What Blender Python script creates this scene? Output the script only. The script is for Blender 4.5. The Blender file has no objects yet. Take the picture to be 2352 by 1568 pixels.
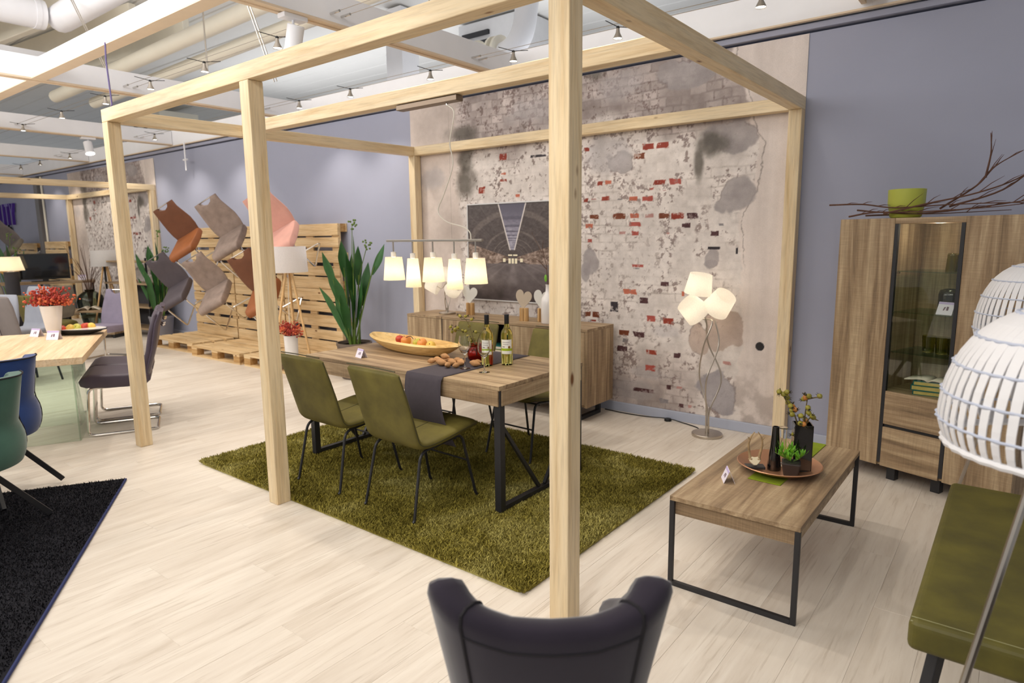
import bpy, bmesh, math, random
import numpy as np
from mathutils import Vector, Matrix
R = math.radians
PI = math.pi
random.seed(7)
rng = np.random.default_rng(5)
sc = bpy.context.scene
COL = sc.collection

# ------------------------------------------------------------------ camera, world, lights
cd = bpy.data.cameras.new('camera')
cd.lens = 22.95
cd.sensor_width = 36.0
cd.clip_start = 0.05
cd.clip_end = 200
cd.dof.use_dof = True
cd.dof.focus_distance = 3.3
cd.dof.aperture_fstop = 3.2
cam = bpy.data.objects.new('camera', cd)
COL.objects.link(cam)
yaw, pitch, roll = 0.6645, 0.1585, -0.0112
fw = Vector((-math.sin(yaw)*math.cos(pitch), math.cos(yaw)*math.cos(pitch), -math.sin(pitch)))
rt0 = Vector((math.cos(yaw), math.sin(yaw), 0))
up0 = rt0.cross(fw)
rt = rt0*math.cos(roll) + up0*math.sin(roll)
up = -rt0*math.sin(roll) + up0*math.cos(roll)
cam.matrix_world = Matrix(((rt.x, up.x, -fw.x, 1.329), (rt.y, up.y, -fw.y, -2.0412), (rt.z, up.z, -fw.z, 1.5658), (0, 0, 0, 1)))
sc.camera = cam

w = bpy.data.worlds.new('world')
sc.world = w
w.use_nodes = True
w.node_tree.nodes['Background'].inputs[0].default_value = (0.93, 0.96, 1.0, 1)
w.node_tree.nodes['Background'].inputs[1].default_value = 0.36

sc.view_settings.view_transform = 'Standard'
sc.view_settings.look = 'None'
sc.view_settings.gamma = 1.0
sc.view_settings.exposure = -0.14
sc.view_settings.use_curve_mapping = False

def area_light(name, loc, size, sizey, power, col, target):
    l = bpy.data.lights.new(name, 'AREA')
    l.shape = 'RECTANGLE'; l.size = size; l.size_y = sizey; l.energy = power; l.color = col
    o = bpy.data.objects.new(name, l)
    COL.objects.link(o)
    o.location = loc
    o.rotation_euler = (Vector(target) - Vector(loc)).to_track_quat('-Z', 'Y').to_euler()
    return o

def spot_light(loc, power, target=None, angle=105, col=(1.0, 0.91, 0.79), blend=0.8, rad=0.03):
    l = bpy.data.lights.new('spot', 'SPOT')
    l.energy = power; l.color = col; l.spot_size = R(angle); l.spot_blend = blend; l.shadow_soft_size = rad
    o = bpy.data.objects.new('spot', l)
    COL.objects.link(o)
    o.location = loc
    t = Vector(target) if target else Vector((loc[0], loc[1], 0))
    o.rotation_euler = (t - Vector(loc)).to_track_quat('-Z', 'Y').to_euler()
    return o

def point_light(loc, power, col=(1.0, 0.78, 0.5), rad=0.03):
    l = bpy.data.lights.new('bulb', 'POINT')
    l.energy = power; l.color = col; l.shadow_soft_size = rad
    o = bpy.data.objects.new('bulb', l)
    COL.objects.link(o)
    o.location = loc
    return o

# unseen soft fill lights added for ambience, high behind and beside the camera
area_light('hall_fill', (-1.0, -4.2, 4.3), 7, 2.5, 260, (1.0, 0.95, 0.88), (-2.0, 0.5, 0))
area_light('hall_fill', (-9.0, -3.4, 4.3), 7, 2.5, 330, (1.0, 0.96, 0.9), (-9.0, 1.0, 0))
# unseen up-facing lights added above the white grid to brighten the roof
area_light('roof_fill', (-4.0, -1.5, 3.5), 6, 3, 120, (0.97, 0.98, 1.0), (-4.0, -0.5, 4.7))
area_light('roof_fill', (-7.0, 5.6, 3.2), 9, 2, 100, (0.97, 0.98, 1.0), (-7.0, 5.4, 4.7))
# rows of cable spots: (x, y); the visible ones get a fixture further down
SPOT_ROW_A = [-3.32, -4.43, -5.47, -6.53, -7.79, -9.17]
SPOT_ROW_B = [-0.16, -1.2, -2.18, -3.15, -4.31, -5.2, -7.4, -8.74, -10.0, -12.0, -13.5, -14.6]
for x in [-0.6, -1.8] + SPOT_ROW_A:
    spot_light((x, 1.03, 2.98), 50)
spot_light((-0.9, 2.0, 2.98), 40, (0.4, 0.9, 0.3), 80)  # extra spot added to light the coffee table from the upper left
spot_light((0.2, -1.0, 2.98), 42, (0.5, 0.0, 0.0), 95)  # another added spot, brightening the dim floor at the right
for x in SPOT_ROW_B:
    spot_light((x, 2.5, 2.98), 36 if x < -4 else (19 if x < -0.5 else 7), (x, 2.95, 0.6) if x < -4 else None)
for x, y in ((-0.9, -0.55), (-2.4, -0.5), (-4.0, -0.5), (-5.6, -0.5), (-7.4, -0.5)):
    spot_light((x, y, 2.98), 50)

# ------------------------------------------------------------------ mesh helpers
def frame_from(d, upv=Vector((0, 0, 1))):
    d = d.normalized()
    if abs(d.dot(upv)) > 0.99:
        upv = Vector((0, 1, 0))
    s = d.cross(upv).normalized()
    return s, s.cross(d).normalized()

class MB:
    def __init__(self):
        self.v = []; self.f = []
    def add(self, vs, fs):
        n = len(self.v)
        self.v.extend([tuple(p) for p in vs])
        self.f.extend([tuple(i + n for i in f) for f in fs])
        return self
    def box(self, x0, x1, y0, y1, z0, z1, M=None):
        vs = [Vector(p) for p in ((x0, y0, z0), (x1, y0, z0), (x1, y1, z0), (x0, y1, z0), (x0, y0, z1), (x1, y0, z1), (x1, y1, z1), (x0, y1, z1))]
        if M is not None:
            vs = [M @ p for p in vs]
        return self.add(vs, [(0, 3, 2, 1), (4, 5, 6, 7), (0, 1, 5, 4), (1, 2, 6, 5), (2, 3, 7, 6), (3, 0, 4, 7)])
    def bar(self, p, q, w, h=None, upv=Vector((0, 0, 1))):
        p, q = Vector(p), Vector(q)
        h = h or w
        s, u = frame_from(q - p, upv)
        s = s*(w/2); u = u*(h/2)
        vs = [p - s - u, p + s - u, p + s + u, p - s + u, q - s - u, q + s - u, q + s + u, q - s + u]
        return self.add(vs, [(0, 1, 2, 3), (7, 6, 5, 4), (0, 4, 5, 1), (1, 5, 6, 2), (2, 6, 7, 3), (3, 7, 4, 0)])
    def tube(self, pts, r, n=8, closed=False):
        pts = [Vector(p) for p in pts]
        m = len(pts)
        rs = r if isinstance(r, (list, tuple)) else [r]*m
        vs = []; fs = []
        prev = None
        for i, p in enumerate(pts):
            if closed:
                d = pts[(i + 1) % m] - pts[i - 1]
            else:
                d = pts[min(i + 1, m - 1)] - pts[max(i - 1, 0)]
            d.normalize()
            if prev is None:
                s, u = frame_from(d)
            else:
                s = prev - d*prev.dot(d)
                s = s.normalized() if s.length > 1e-6 else frame_from(d)[0]
                u = s.cross(d)
            prev = s
            for k in range(n):
                a = 2*PI*k/n
                vs.append(p + s*(math.cos(a)*rs[i]) + u*(math.sin(a)*rs[i]))
        for i in range(m if closed else m - 1):
            j = (i + 1) % m
            for k in range(n):
                k2 = (k + 1) % n
                fs.append((i*n + k, i*n + k2, j*n + k2, j*n + k))
        if not closed:
            fs.append(tuple(range(n - 1, -1, -1)))
            fs.append(tuple((m - 1)*n + k for k in range(n)))
        return self.add(vs, fs)
    def lathe(self, prof, n=24, c=(0, 0, 0), sx=1.0, sy=1.0, M=None, cap0=True, cap1=True):
        vs = []; fs = []
        for r, z in prof:
            for k in range(n):
                a = 2*PI*k/n
                p = Vector((math.cos(a)*r*sx, math.sin(a)*r*sy, z))
                if M is not None:
                    p = M @ p
                vs.append(p + Vector(c))
        m = len(prof)
        for i in range(m - 1):
            for k in range(n):
                k2 = (k + 1) % n
                fs.append((i*n + k, i*n + k2, (i + 1)*n + k2, (i + 1)*n + k))
        if cap0 and prof[0][0] > 1e-5:
            fs.append(tuple(range(n - 1, -1, -1)))
        if cap1 and prof[-1][0] > 1e-5:
            fs.append(tuple((m - 1)*n + k for k in range(n)))
        return self.add(vs, fs)
    def ball(self, c, r, n=10, s=(1, 1, 1), M=None):
        m = max(4, n//2 + 1)
        prof = [(r*max(math.sin(PI*i/m), 1e-4), -r*math.cos(PI*i/m)) for i in range(m + 1)]
        S = Matrix.Diagonal((s[0], s[1], s[2], 1))
        return self.lathe(prof, n, c, M=(M @ S) if M is not None else S)
    def prism(self, poly, d0, d1, axis='z', M=None):
        n = len(poly)
        def P(a, b, d):
            p = Vector((a, b, d)) if axis == 'z' else (Vector((a, d, b)) if axis == 'y' else Vector((d, a, b)))
            return M @ p if M is not None else p
        vs = [P(a, b, d0) for a, b in poly] + [P(a, b, d1) for a, b in poly]
        fs = [tuple(range(n - 1, -1, -1)), tuple(range(n, 2*n))] + [(i, (i + 1) % n, n + (i + 1) % n, n + i) for i in range(n)]
        return self.add(vs, fs)
    def shell(self, prof, widths, thick, n=20, power=4.0, xs=None):
        """soft slab swept along a side profile of (y, z) points; widths and thick per point"""
        m = len(prof)
        th = thick if isinstance(thick, (list, tuple)) else [thick]*m
        wd = widths if isinstance(widths, (list, tuple)) else [widths]*m
        P = [Vector((0, y, z)) for y, z in prof]
        rings = []
        for i in range(m):
            d = (P[min(i + 1, m - 1)] - P[max(i - 1, 0)]).normalized()
            nn = Vector((0, -d.z, d.y))
            rings.append((P[i], d, nn, wd[i], th[i]))
        p, d, nn, ww, t = rings[0]
        rings.insert(0, (p - d*t*0.35, d, nn, ww*0.93, t*0.45))
        p, d, nn, ww, t = rings[-1]
        rings.append((p + d*t*0.35, d, nn, ww*0.93, t*0.45))
        vs = []; fs = []
        for p, d, nn, ww, t in rings:
            for k in range(n):
                a = 2*PI*k/n
                ca, sa = math.cos(a), math.sin(a)
                x = math.copysign(abs(ca)**(2/power/1.6), ca)*ww/2
                q = math.copysign(abs(sa)**(2/power*1.4), sa)*t/2
                vs.append(p + Vector((x, 0, 0)) + nn*q)
        M_ = len(rings)
        for i in range(M_ - 1):
            for k in range(n):
                k2 = (k + 1) % n
                fs.append((i*n + k, i*n + k2, (i + 1)*n + k2, (i + 1)*n + k))
        fs.append(tuple(range(n - 1, -1, -1)))
        fs.append(tuple((M_ - 1)*n + k for k in range(n)))
        return self.add(vs, fs)
    def grid(self, fn, nu, nv, closed_u=False):
        vs = [fn(i/(nu if closed_u else nu - 1), j/(nv - 1)) for j in range(nv) for i in range(nu)]
        fs = []
        for j in range(nv - 1):
            for i in range(nu if closed_u else nu - 1):
                i2 = (i + 1) % nu
                fs.append((j*nu + i, j*nu + i2, (j + 1)*nu + i2, (j + 1)*nu + i))
        return self.add(vs, fs)
    def mesh(self, name, smooth=False, ang=40):
        me = bpy.data.meshes.new(name)
        me.from_pydata(self.v, [], self.f)
        me.update()
        bm = bmesh.new(); bm.from_mesh(me)
        bmesh.ops.recalc_face_normals(bm, faces=bm.faces)
        bm.to_mesh(me); bm.free()
        if smooth:
            me.polygons.foreach_set('use_smooth', [True]*len(me.polygons))
            me.set_sharp_from_angle(angle=R(ang))
        return me
    def build(self, name, mat, parent=None, smooth=False, bevel=0.0, seg=2, loc=None, rot=None, sub=0, ang=40, solid=0):
        me = self.mesh(name, smooth, ang)
        o = bpy.data.objects.new(name, me)
        COL.objects.link(o)
        for mm in (mat if isinstance(mat, (list, tuple)) else [mat]):
            me.materials.append(mm)
        if solid:
            md = o.modifiers.new('solid', 'SOLIDIFY'); md.thickness = solid; md.offset = 0
        if bevel:
            md = o.modifiers.new('bevel', 'BEVEL'); md.width = bevel; md.segments = seg; md.limit_method = 'ANGLE'; md.angle_limit = R(40)
        if sub:
            md = o.modifiers.new('sub', 'SUBSURF'); md.levels = sub; md.render_levels = sub
            me.polygons.foreach_set('use_smooth', [True]*len(me.polygons))
        if parent is not None:
            o.parent = parent
        if loc is not None:
            o.location = loc
        if rot is not None:
            o.rotation_euler = rot
        return o

def tag(o, label=None, cat=None, group=None, kind=None):
    if label: o['label'] = label
    if cat: o['category'] = cat
    if group: o['group'] = group
    if kind: o['kind'] = kind
    return o

def thing(name, label, cat, loc=(0, 0, 0), rz=0.0, group=None):
    o = bpy.data.objects.new(name, None)
    COL.objects.link(o)
    o.empty_display_size = 0.1
    o.location = loc
    o.rotation_euler = (0, 0, rz)
    return tag(o, label, cat, group)

def structure(name, mb, mat, **kw):
    o = mb.build(name, mat, **kw)
    o['kind'] = 'structure'
    return o

KIDS = {}
def dup(root, label=None, loc=None, rot=None, group=None, mats=None, scale=None):
    """copy a thing with copies of its parts and sub-parts; mats maps an old material to a new one"""
    def cp(o, parent):
        c = o.copy()
        if mats and o.data is not None and hasattr(o.data, 'materials') and any(m in mats for m in o.data.materials):
            c.data = o.data.copy()
            for i, m in enumerate(c.data.materials):
                if m in mats:
                    c.data.materials[i] = mats[m]
        COL.objects.link(c)
        if parent is not None:
            c.parent = parent
        for k in list(o.children):
            cp(k, c)
        return c
    c = cp(root, None)
    if label: c['label'] = label
    if group: c['group'] = group
    if loc is not None: c.location = loc
    if rot is not None: c.rotation_euler = rot if isinstance(rot, tuple) else (0, 0, rot)
    if scale is not None: c.scale = (scale, scale, scale)
    return c

def arc(c, r, a0, a1, n, plane='yz', x=0.0):
    out = []
    for i in range(n + 1):
        a = R(a0 + (a1 - a0)*i/n)
        p, q = c[0] + r*math.cos(a), c[1] + r*math.sin(a)
        out.append((x, p, q) if plane == 'yz' else ((p, x, q) if plane == 'xz' else (p, q, x)))
    return out

def smooth_path(pts, k=6):
    """Catmull-Rom through the points"""
    P = [Vector(p) for p in pts]
    P = [P[0]*2 - P[1]] + P + [P[-1]*2 - P[-2]]
    out = []
    for i in range(1, len(P) - 2):
        for j in range(k):
            t = j/k
            a, b, c, d = P[i - 1], P[i], P[i + 1], P[i + 2]
            out.append(0.5*((2*b) + (c - a)*t + (2*a - 5*b + 4*c - d)*t*t + (3*b - a - 3*c + d)*t*t*t))
    out.append(P[-2])
    return out

def rounded(pts, r, n=5):
    """polyline with rounded corners"""
    P = [Vector(p) for p in pts]
    out = [P[0]]
    for i in range(1, len(P) - 1):
        a = (P[i - 1] - P[i]); b = (P[i + 1] - P[i])
        k = min(r, a.length*0.49, b.length*0.49)
        p0 = P[i] + a.normalized()*k; p1 = P[i] + b.normalized()*k
        for j in range(n + 1):
            t = j/n
            out.append((1 - t)**2*p0 + 2*t*(1 - t)*P[i] + t*t*p1)
    out.append(P[-1])
    return out

# ------------------------------------------------------------------ materials
def srgb(r, g, b):
    f = lambda c: (c/255)/12.92 if c/255 <= 0.04045 else ((c/255 + 0.055)/1.055)**2.4
    return (f(r), f(g), f(b), 1.0)

def nodes_of(name):
    m = bpy.data.materials.new(name)
    m.use_nodes = True
    nt = m.node_tree
    return m, nt, nt.nodes['Principled BSDF']

def mix_rgb(nt, fac, a, b, mode='MIX'):
    n = nt.nodes.new('ShaderNodeMix')
    n.data_type = 'RGBA'; n.blend_type = mode
    for sock, v in ((n.inputs[0], fac), (n.inputs[6], a), (n.inputs[7], b)):
        if isinstance(v, (tuple, float, int)):
            sock.default_value = v
        else:
            nt.links.new(v, sock)
    return n.outputs[2]

def coords(nt, scale=(1, 1, 1), randomise=0.0, kind='Object'):
    tc = nt.nodes.new('ShaderNodeTexCoord')
    mp = nt.nodes.new('ShaderNodeMapping')
    mp.inputs['Scale'].default_value = scale
    nt.links.new(tc.outputs[kind], mp.inputs['Vector'])
    if randomise:
        oi = nt.nodes.new('ShaderNodeObjectInfo')
        mu = nt.nodes.new('ShaderNodeMath'); mu.operation = 'MULTIPLY'; mu.inputs[1].default_value = randomise
        nt.links.new(oi.outputs['Random'], mu.inputs[0])
        nt.links.new(mu.outputs[0], mp.inputs['Location'])
    return mp.outputs['Vector']

def noise(nt, vec, scale, detail=4, rough=0.55, dist=0.0):
    n = nt.nodes.new('ShaderNodeTexNoise')
    n.inputs['Scale'].default_value = scale
    n.inputs['Detail'].default_value = detail
    n.inputs['Roughness'].default_value = rough
    n.inputs['Distortion'].default_value = dist
    nt.links.new(vec, n.inputs['Vector'])
    return n.outputs['Fac']

def ramp(nt, fac, stops):
    n = nt.nodes.new('ShaderNodeValToRGB')
    el = n.color_ramp.elements
    while len(el) < len(stops):
        el.new(0.5)
    for e, (p, c) in zip(el, stops):
        e.position = p; e.color = c
    nt.links.new(fac, n.inputs[0])
    return n.outputs[0]

def bump(nt, bsdf, height, strength=0.2, dist=0.01):
    b = nt.nodes.new('ShaderNodeBump')
    b.inputs['Strength'].default_value = strength
    b.inputs['Distance'].default_value = dist
    nt.links.new(height, b.inputs['Height'])
    nt.links.new(b.outputs[0], bsdf.inputs['Normal'])

def plain(name, col, rough=0.5, metal=0.0, spec=0.5, mottled=0.0, mscale=8.0, bumpy=0.0, coat=0.0, sheen=0.0):
    m, nt, b = nodes_of(name)
    b.inputs['Roughness'].default_value = rough
    b.inputs['Metallic'].default_value = metal
    b.inputs['Specular IOR Level'].default_value = spec
    b.inputs['Coat Weight'].default_value = coat
    if sheen:
        b.inputs['Sheen Weight'].default_value = sheen
        b.inputs['Sheen Roughness'].default_value = 0.4
    v = coords(nt)
    nz = noise(nt, v, mscale, 5)
    k = max(mottled, 0.03)
    lo = tuple(c*(1 - k) for c in col[:3]) + (1,)
    hi = tuple(min(1, c*(1 + k)) for c in col[:3]) + (1,)
    nt.links.new(ramp(nt, nz, [(0.3, lo), (0.7, hi)]), b.inputs['Base Color'])
    if bumpy:
        bump(nt, b, noise(nt, v, mscale*12, 3), bumpy, 0.004)
    return m

def wood(name, dark, mid, light, axis='x', rough=0.55, grain=1.0, rand=17.0, knots=False, saw=0.0, bumpy=0.08):
    m, nt, b = nodes_of(name)
    b.inputs['Roughness'].default_value = rough
    b.inputs['Specular IOR Level'].default_value = 0.35
    long, cross = 1.2*grain, 22.0*grain
    sc_ = {'x': (long, cross, cross), 'y': (cross, long, cross), 'z': (cross, cross, long)}[axis]
    v = coords(nt, sc_, rand)
    n1 = noise(nt, v, 1.0, 7, 0.62, 0.6)
    n2 = noise(nt, v, 4.2, 4, 0.6)
    c = ramp(nt, n1, [(0.28, dark), (0.48, mid), (0.72, light)])
    g = ramp(nt, n2, [(0.35, (0.72, 0.70, 0.68, 1)), (0.55, (1, 1, 1, 1))])
    c = mix_rgb(nt, 0.55, c, g, 'MULTIPLY')
    if knots:
        vk = coords(nt, {'x': (2.2, 5.0, 5.0), 'y': (5.0, 2.2, 5.0), 'z': (5.0, 5.0, 2.2)}[axis], rand)
        vo = nt.nodes.new('ShaderNodeTexVoronoi')
        vo.inputs['Scale'].default_value = 1.0
        nt.links.new(vk, vo.inputs['Vector'])
        kf = ramp(nt, vo.outputs['Distance'], [(0.035, (1, 1, 1, 1)), (0.075, (0, 0, 0, 1))])
        c = mix_rgb(nt, kf, c, srgb(122, 78, 42))
    if saw:
        vs_ = coords(nt, {'x': (230, 9, 9), 'y': (9, 230, 9), 'z': (9, 9, 230)}[axis], rand)
        ns = noise(nt, vs_, 1.0, 2)
        s = ramp(nt, ns, [(0.4, (1 - saw,)*3 + (1,)), (0.6, (1, 1, 1, 1))])
        c = mix_rgb(nt, 1.0, c, s, 'MULTIPLY')
    nt.links.new(c, b.inputs['Base Color'])
    bump(nt, b, n2, bumpy, 0.01)
    return m

def glass(name, col, rough=0.02, ior=1.45, thin=False):
    m, nt, b = nodes_of(name)
    b.inputs['Base Color'].default_value = col
    b.inputs['Roughness'].default_value = rough
    b.inputs['Transmission Weight'].default_value = 1.0
    b.inputs['IOR'].default_value = ior
    if thin:
        lw = nt.nodes.new('ShaderNodeLayerWeight'); pw = nt.nodes.new('ShaderNodeMath'); pw.operation = 'POWER'; pw.inputs[1].default_value = 5
        ad = nt.nodes.new('ShaderNodeMath'); ad.operation = 'MULTIPLY_ADD'; ad.inputs[1].default_value = 0.8; ad.inputs[2].default_value = 0.035
        nt.links.new(lw.outputs['Facing'], pw.inputs[0]); nt.links.new(pw.outputs[0], ad.inputs[0])
        out = nt.nodes['Material Output']
        tr = nt.nodes.new('ShaderNodeBsdfTransparent'); tr.inputs[0].default_value = col
        gl = nt.nodes.new('ShaderNodeBsdfGlossy'); gl.inputs['Roughness'].default_value = rough
        mx = nt.nodes.new('ShaderNodeMixShader')
        nt.links.new(ad.outputs[0], mx.inputs[0]); nt.links.new(tr.outputs[0], mx.inputs[1]); nt.links.new(gl.outputs[0], mx.inputs[2])
        nt.links.new(mx.outputs[0], out.inputs[0])
    return m

def shade_mat(name, col, glow=0.0, glowcol=(1, 0.75, 0.42, 1)):
    """woven lamp shade cloth: diffuse plus light passing through"""
    m, nt, b = nodes_of(name)
    out = nt.nodes['Material Output']
    di = nt.nodes.new('ShaderNodeBsdfDiffuse'); tl = nt.nodes.new('ShaderNodeBsdfTranslucent')
    v = coords(nt, (1, 1, 1)); nz = noise(nt, v, 160, 2)
    c = ramp(nt, nz, [(0.3, tuple(x*0.9 for x in col[:3]) + (1,)), (0.7, col)])
    nt.links.new(c, di.inputs[0]); nt.links.new(c, tl.inputs[0])
    mx = nt.nodes.new('ShaderNodeMixShader'); mx.inputs[0].default_value = 0.55
    nt.links.new(di.outputs[0], mx.inputs[1]); nt.links.new(tl.outputs[0], mx.inputs[2])
    last = mx.outputs[0]
    if glow:
        em = nt.nodes.new('ShaderNodeEmission'); em.inputs[0].default_value = glowcol; em.inputs[1].default_value = glow
        ad = nt.nodes.new('ShaderNodeAddShader')
        nt.links.new(last, ad.inputs[0]); nt.links.new(em.outputs[0], ad.inputs[1])
        last = ad.outputs[0]
    nt.links.new(last, out.inputs[0])
    return m

def emit(name, col, strength):
    m, nt, b = nodes_of(name)
    b.inputs['Base Color'].default_value = (0, 0, 0, 1)
    b.inputs['Emission Color'].default_value = col
    b.inputs['Emission Strength'].default_value = strength
    return m

def vcol_mat(name, rough=0.6, attr='print', fine=0.06, spec=0.3):
    """flat print: colours stored per point, broken up by fine paper grain"""
    m, nt, b = nodes_of(name)
    a = nt.nodes.new('ShaderNodeAttribute'); a.attribute_name = attr
    v = coords(nt); nz = noise(nt, v, 130, 5, 0.7)
    g = ramp(nt, nz, [(0.3, (1 - fine*2,)*3 + (1,)), (0.7, (1 + fine,)*3 + (1,))])
    nt.links.new(mix_rgb(nt, 1.0, a.outputs['Color'], g, 'MULTIPLY'), b.inputs['Base Color'])
    b.inputs['Roughness'].default_value = rough
    b.inputs['Specular IOR Level'].default_value = spec
    return m

M = {}
M['wall'] = plain('wall_paint', srgb(164, 167, 186), 0.75, mottled=0.03, mscale=1.5, spec=0.25)
M['base'] = plain('baseboard_paint', srgb(176, 182, 200), 0.5, mottled=0.02)
M['white'] = plain('white_paint', srgb(238, 238, 242), 0.55, mottled=0.02, mscale=3)
M['cream_edge'] = plain('raw_board_edge', srgb(226, 205, 178), 0.6)
M['ceil'] = plain('ceiling_sheet', srgb(232, 230, 226), 0.6, mottled=0.03, mscale=1.0)
M['pipe'] = plain('pipe_wrap', srgb(236, 230, 214), 0.5, mottled=0.04, mscale=2)
M['duct'] = plain('duct_sheet', srgb(214, 214, 216), 0.4, mottled=0.03)
M['dark'] = plain('dark_opening', srgb(40, 40, 44), 0.7)
M['pine'] = wood('pine_timber', srgb(214, 184, 138), srgb(230, 208, 170), srgb(238, 220, 188), 'x', 0.5, 0.9, knots=True)
M['pine_y'] = wood('pine_timber_y', srgb(214, 184, 138), srgb(230, 208, 170), srgb(238, 220, 188), 'y', 0.5, 0.9, knots=True)
M['pine_z'] = wood('pine_timber_z', srgb(214, 184, 138), srgb(230, 208, 170), srgb(238, 220, 188), 'z', 0.5, 0.9, knots=True)
M['pallet'] = wood('pallet_wood', srgb(188, 152, 104), srgb(222, 192, 146), srgb(238, 214, 174), 'x', 0.65, 0.9, knots=True)
M['pallet_dark'] = wood('pallet_block_wood', srgb(140, 98, 55), srgb(180, 138, 85), srgb(205, 168, 115), 'x', 0.7)
OAK = (srgb(104, 85, 66), srgb(160, 135, 105), srgb(204, 181, 147))
M['oak_x'] = wood('grey_oak_x', *OAK, 'x', 0.5, 0.8, saw=0.12)
M['oak_y'] = wood('grey_oak_y', *OAK, 'y', 0.5, 0.8, saw=0.12)
M['oak_z'] = wood('grey_oak_z', *OAK, 'z', 0.5, 0.8, saw=0.12)
M['oak_light'] = wood('pale_oak', srgb(196, 160, 118), srgb(226, 198, 160), srgb(238, 216, 184), 'x', 0.5, 0.7)
M['bowl'] = wood('bowl_wood', srgb(206, 160, 92), srgb(232, 196, 130), srgb(242, 214, 156), 'x', 0.5, 0.8)
M['log'] = wood('log_wood', srgb(150, 110, 66), srgb(196, 156, 104), srgb(226, 196, 150), 'z', 0.7, 1.5)
M['beech'] = wood('beech_leg', srgb(206, 158, 98), srgb(228, 186, 130), srgb(236, 200, 150), 'z', 0.45, 1.2)
M['black'] = plain('black_powder_coat', srgb(36, 36, 40), 0.45)
M['blackgloss'] = plain('black_gloss_ceramic', srgb(20, 17, 18), 0.12, coat=0.5)
M['chrome'] = plain('chrome', srgb(215, 212, 208), 0.12, 1.0)
M['steel'] = plain('brushed_steel', srgb(190, 182, 172), 0.32, 1.0)
M['bronze'] = plain('copper_tray', srgb(196, 146, 112), 0.38, 0.6, mottled=0.12, mscale=6)
M['olive'] = plain('olive_leather', srgb(100, 92, 42), 0.62, mottled=0.34, mscale=5.5, bumpy=0.05, spec=0.35)
M['olive_dark'] = plain('olive_piping', srgb(62, 58, 26), 0.6)
M['bench'] = plain('green_leather', srgb(92, 86, 28), 0.55, mottled=0.34, mscale=6, bumpy=0.05)
M['stitch'] = plain('stitch_thread', srgb(160, 158, 118), 0.7)
M['navy'] = plain('navy_velvet', srgb(46, 41, 52), 0.9, mottled=0.14, mscale=3.5, sheen=0.5, spec=0.2)
M['navy_dark'] = plain('navy_seam', srgb(24, 21, 28), 0.85)
M['anthracite'] = plain('anthracite_cloth', srgb(66, 64, 68), 0.9, mottled=0.1)
M['blue'] = plain('blue_velvet', srgb(38, 62, 118), 0.8, mottled=0.2, mscale=4, sheen=0.4, spec=0.2)
M['teal'] = plain('green_velvet', srgb(64, 98, 88), 0.8, mottled=0.2, mscale=4, sheen=0.4, spec=0.2)
M['darkpurple'] = plain('aubergine_leather', srgb(74, 64, 78), 0.45, mottled=0.08)
M['greyviolet'] = plain('grey_violet_cloth', srgb(134, 126, 146), 0.85, mottled=0.08, mscale=10)
M['grey'] = plain('light_grey_cloth', srgb(150, 154, 166), 0.85, mottled=0.06)
M['grey2'] = plain('stone_grey_cloth', srgb(122, 114, 112), 0.85, mottled=0.08)
M['taupe'] = plain('taupe_cloth', srgb(118, 110, 98), 0.85, mottled=0.12)
M['brown'] = plain('brown_leather', srgb(150, 88, 46), 0.6, mottled=0.1)
M['brown_back'] = plain('brown_leather_back', srgb(112, 68, 44), 0.65, mottled=0.1)
M['mottled'] = plain('grey_brown_suede', srgb(146, 128, 118), 0.75, mottled=0.2, mscale=9)
M['pink'] = plain('rose_velvet', srgb(214, 160, 146), 0.8, mottled=0.06, sheen=0.3)
M['charcoal'] = plain('charcoal_leather', srgb(88, 80, 86), 0.6, mottled=0.1)
M['runner'] = plain('slate_linen', srgb(68, 62, 70), 0.9, mottled=0.06, mscale=40, bumpy=0.2)
M['feltgreen'] = plain('green_felt', srgb(128, 146, 20), 0.95, mottled=0.1, mscale=30, bumpy=0.2)
M['card'] = plain('card_paper', srgb(232, 226, 240), 0.6)
M['card_band'] = plain('card_band', srgb(196, 180, 224), 0.6)
M['card_mark'] = plain('card_mark', srgb(120, 96, 110), 0.6)
M['ceramic'] = plain('white_ceramic', srgb(236, 232, 230), 0.25, coat=0.3)
M['potgrey'] = plain('grey_pot', srgb(128, 126, 134), 0.6, mottled=0.05)
M['potbrown'] = plain('brown_grey_pot', srgb(112, 98, 88), 0.5, mottled=0.06)
M['leaf'] = plain('leaf_green', srgb(48, 92, 44), 0.42, mottled=0.25, mscale=6)
M['leaf_bright'] = plain('leaf_bright_green', srgb(112, 176, 42), 0.45, mottled=0.25, mscale=20)
M['stem'] = plain('stem_green', srgb(96, 122, 50), 0.5, mottled=0.2)
M['twig'] = plain('twig_bark', srgb(92, 62, 48), 0.8, mottled=0.2, mscale=30)
M['stalk'] = plain('rose_stalk', srgb(98, 84, 44), 0.7, mottled=0.2)
M['hip'] = plain('rose_hip', srgb(148, 140, 52), 0.45, mottled=0.25, mscale=25)
M['hip_o'] = plain('rose_hip_orange', srgb(190, 124, 60), 0.45, mottled=0.2, mscale=25)
M['sepal'] = plain('dry_sepal', srgb(66, 58, 34), 0.8)
M['redflower'] = plain('red_sprig', srgb(168, 56, 42), 0.7, mottled=0.35, mscale=40)
M['redflower2'] = plain('orange_sprig', srgb(204, 100, 60), 0.7, mottled=0.3, mscale=40)
M['soil'] = plain('potting_soil', srgb(48, 52, 36), 0.95, mottled=0.4, mscale=60)
M['apple_r'] = plain('apple_red', srgb(206, 74, 52), 0.35, mottled=0.35, mscale=14)
M['apple_y'] = plain('apple_yellow', srgb(236, 196, 90), 0.35, mottled=0.12, mscale=18)
M['apple_o'] = plain('apple_orange', srgb(238, 158, 84), 0.35, mottled=0.15, mscale=18)
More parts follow.
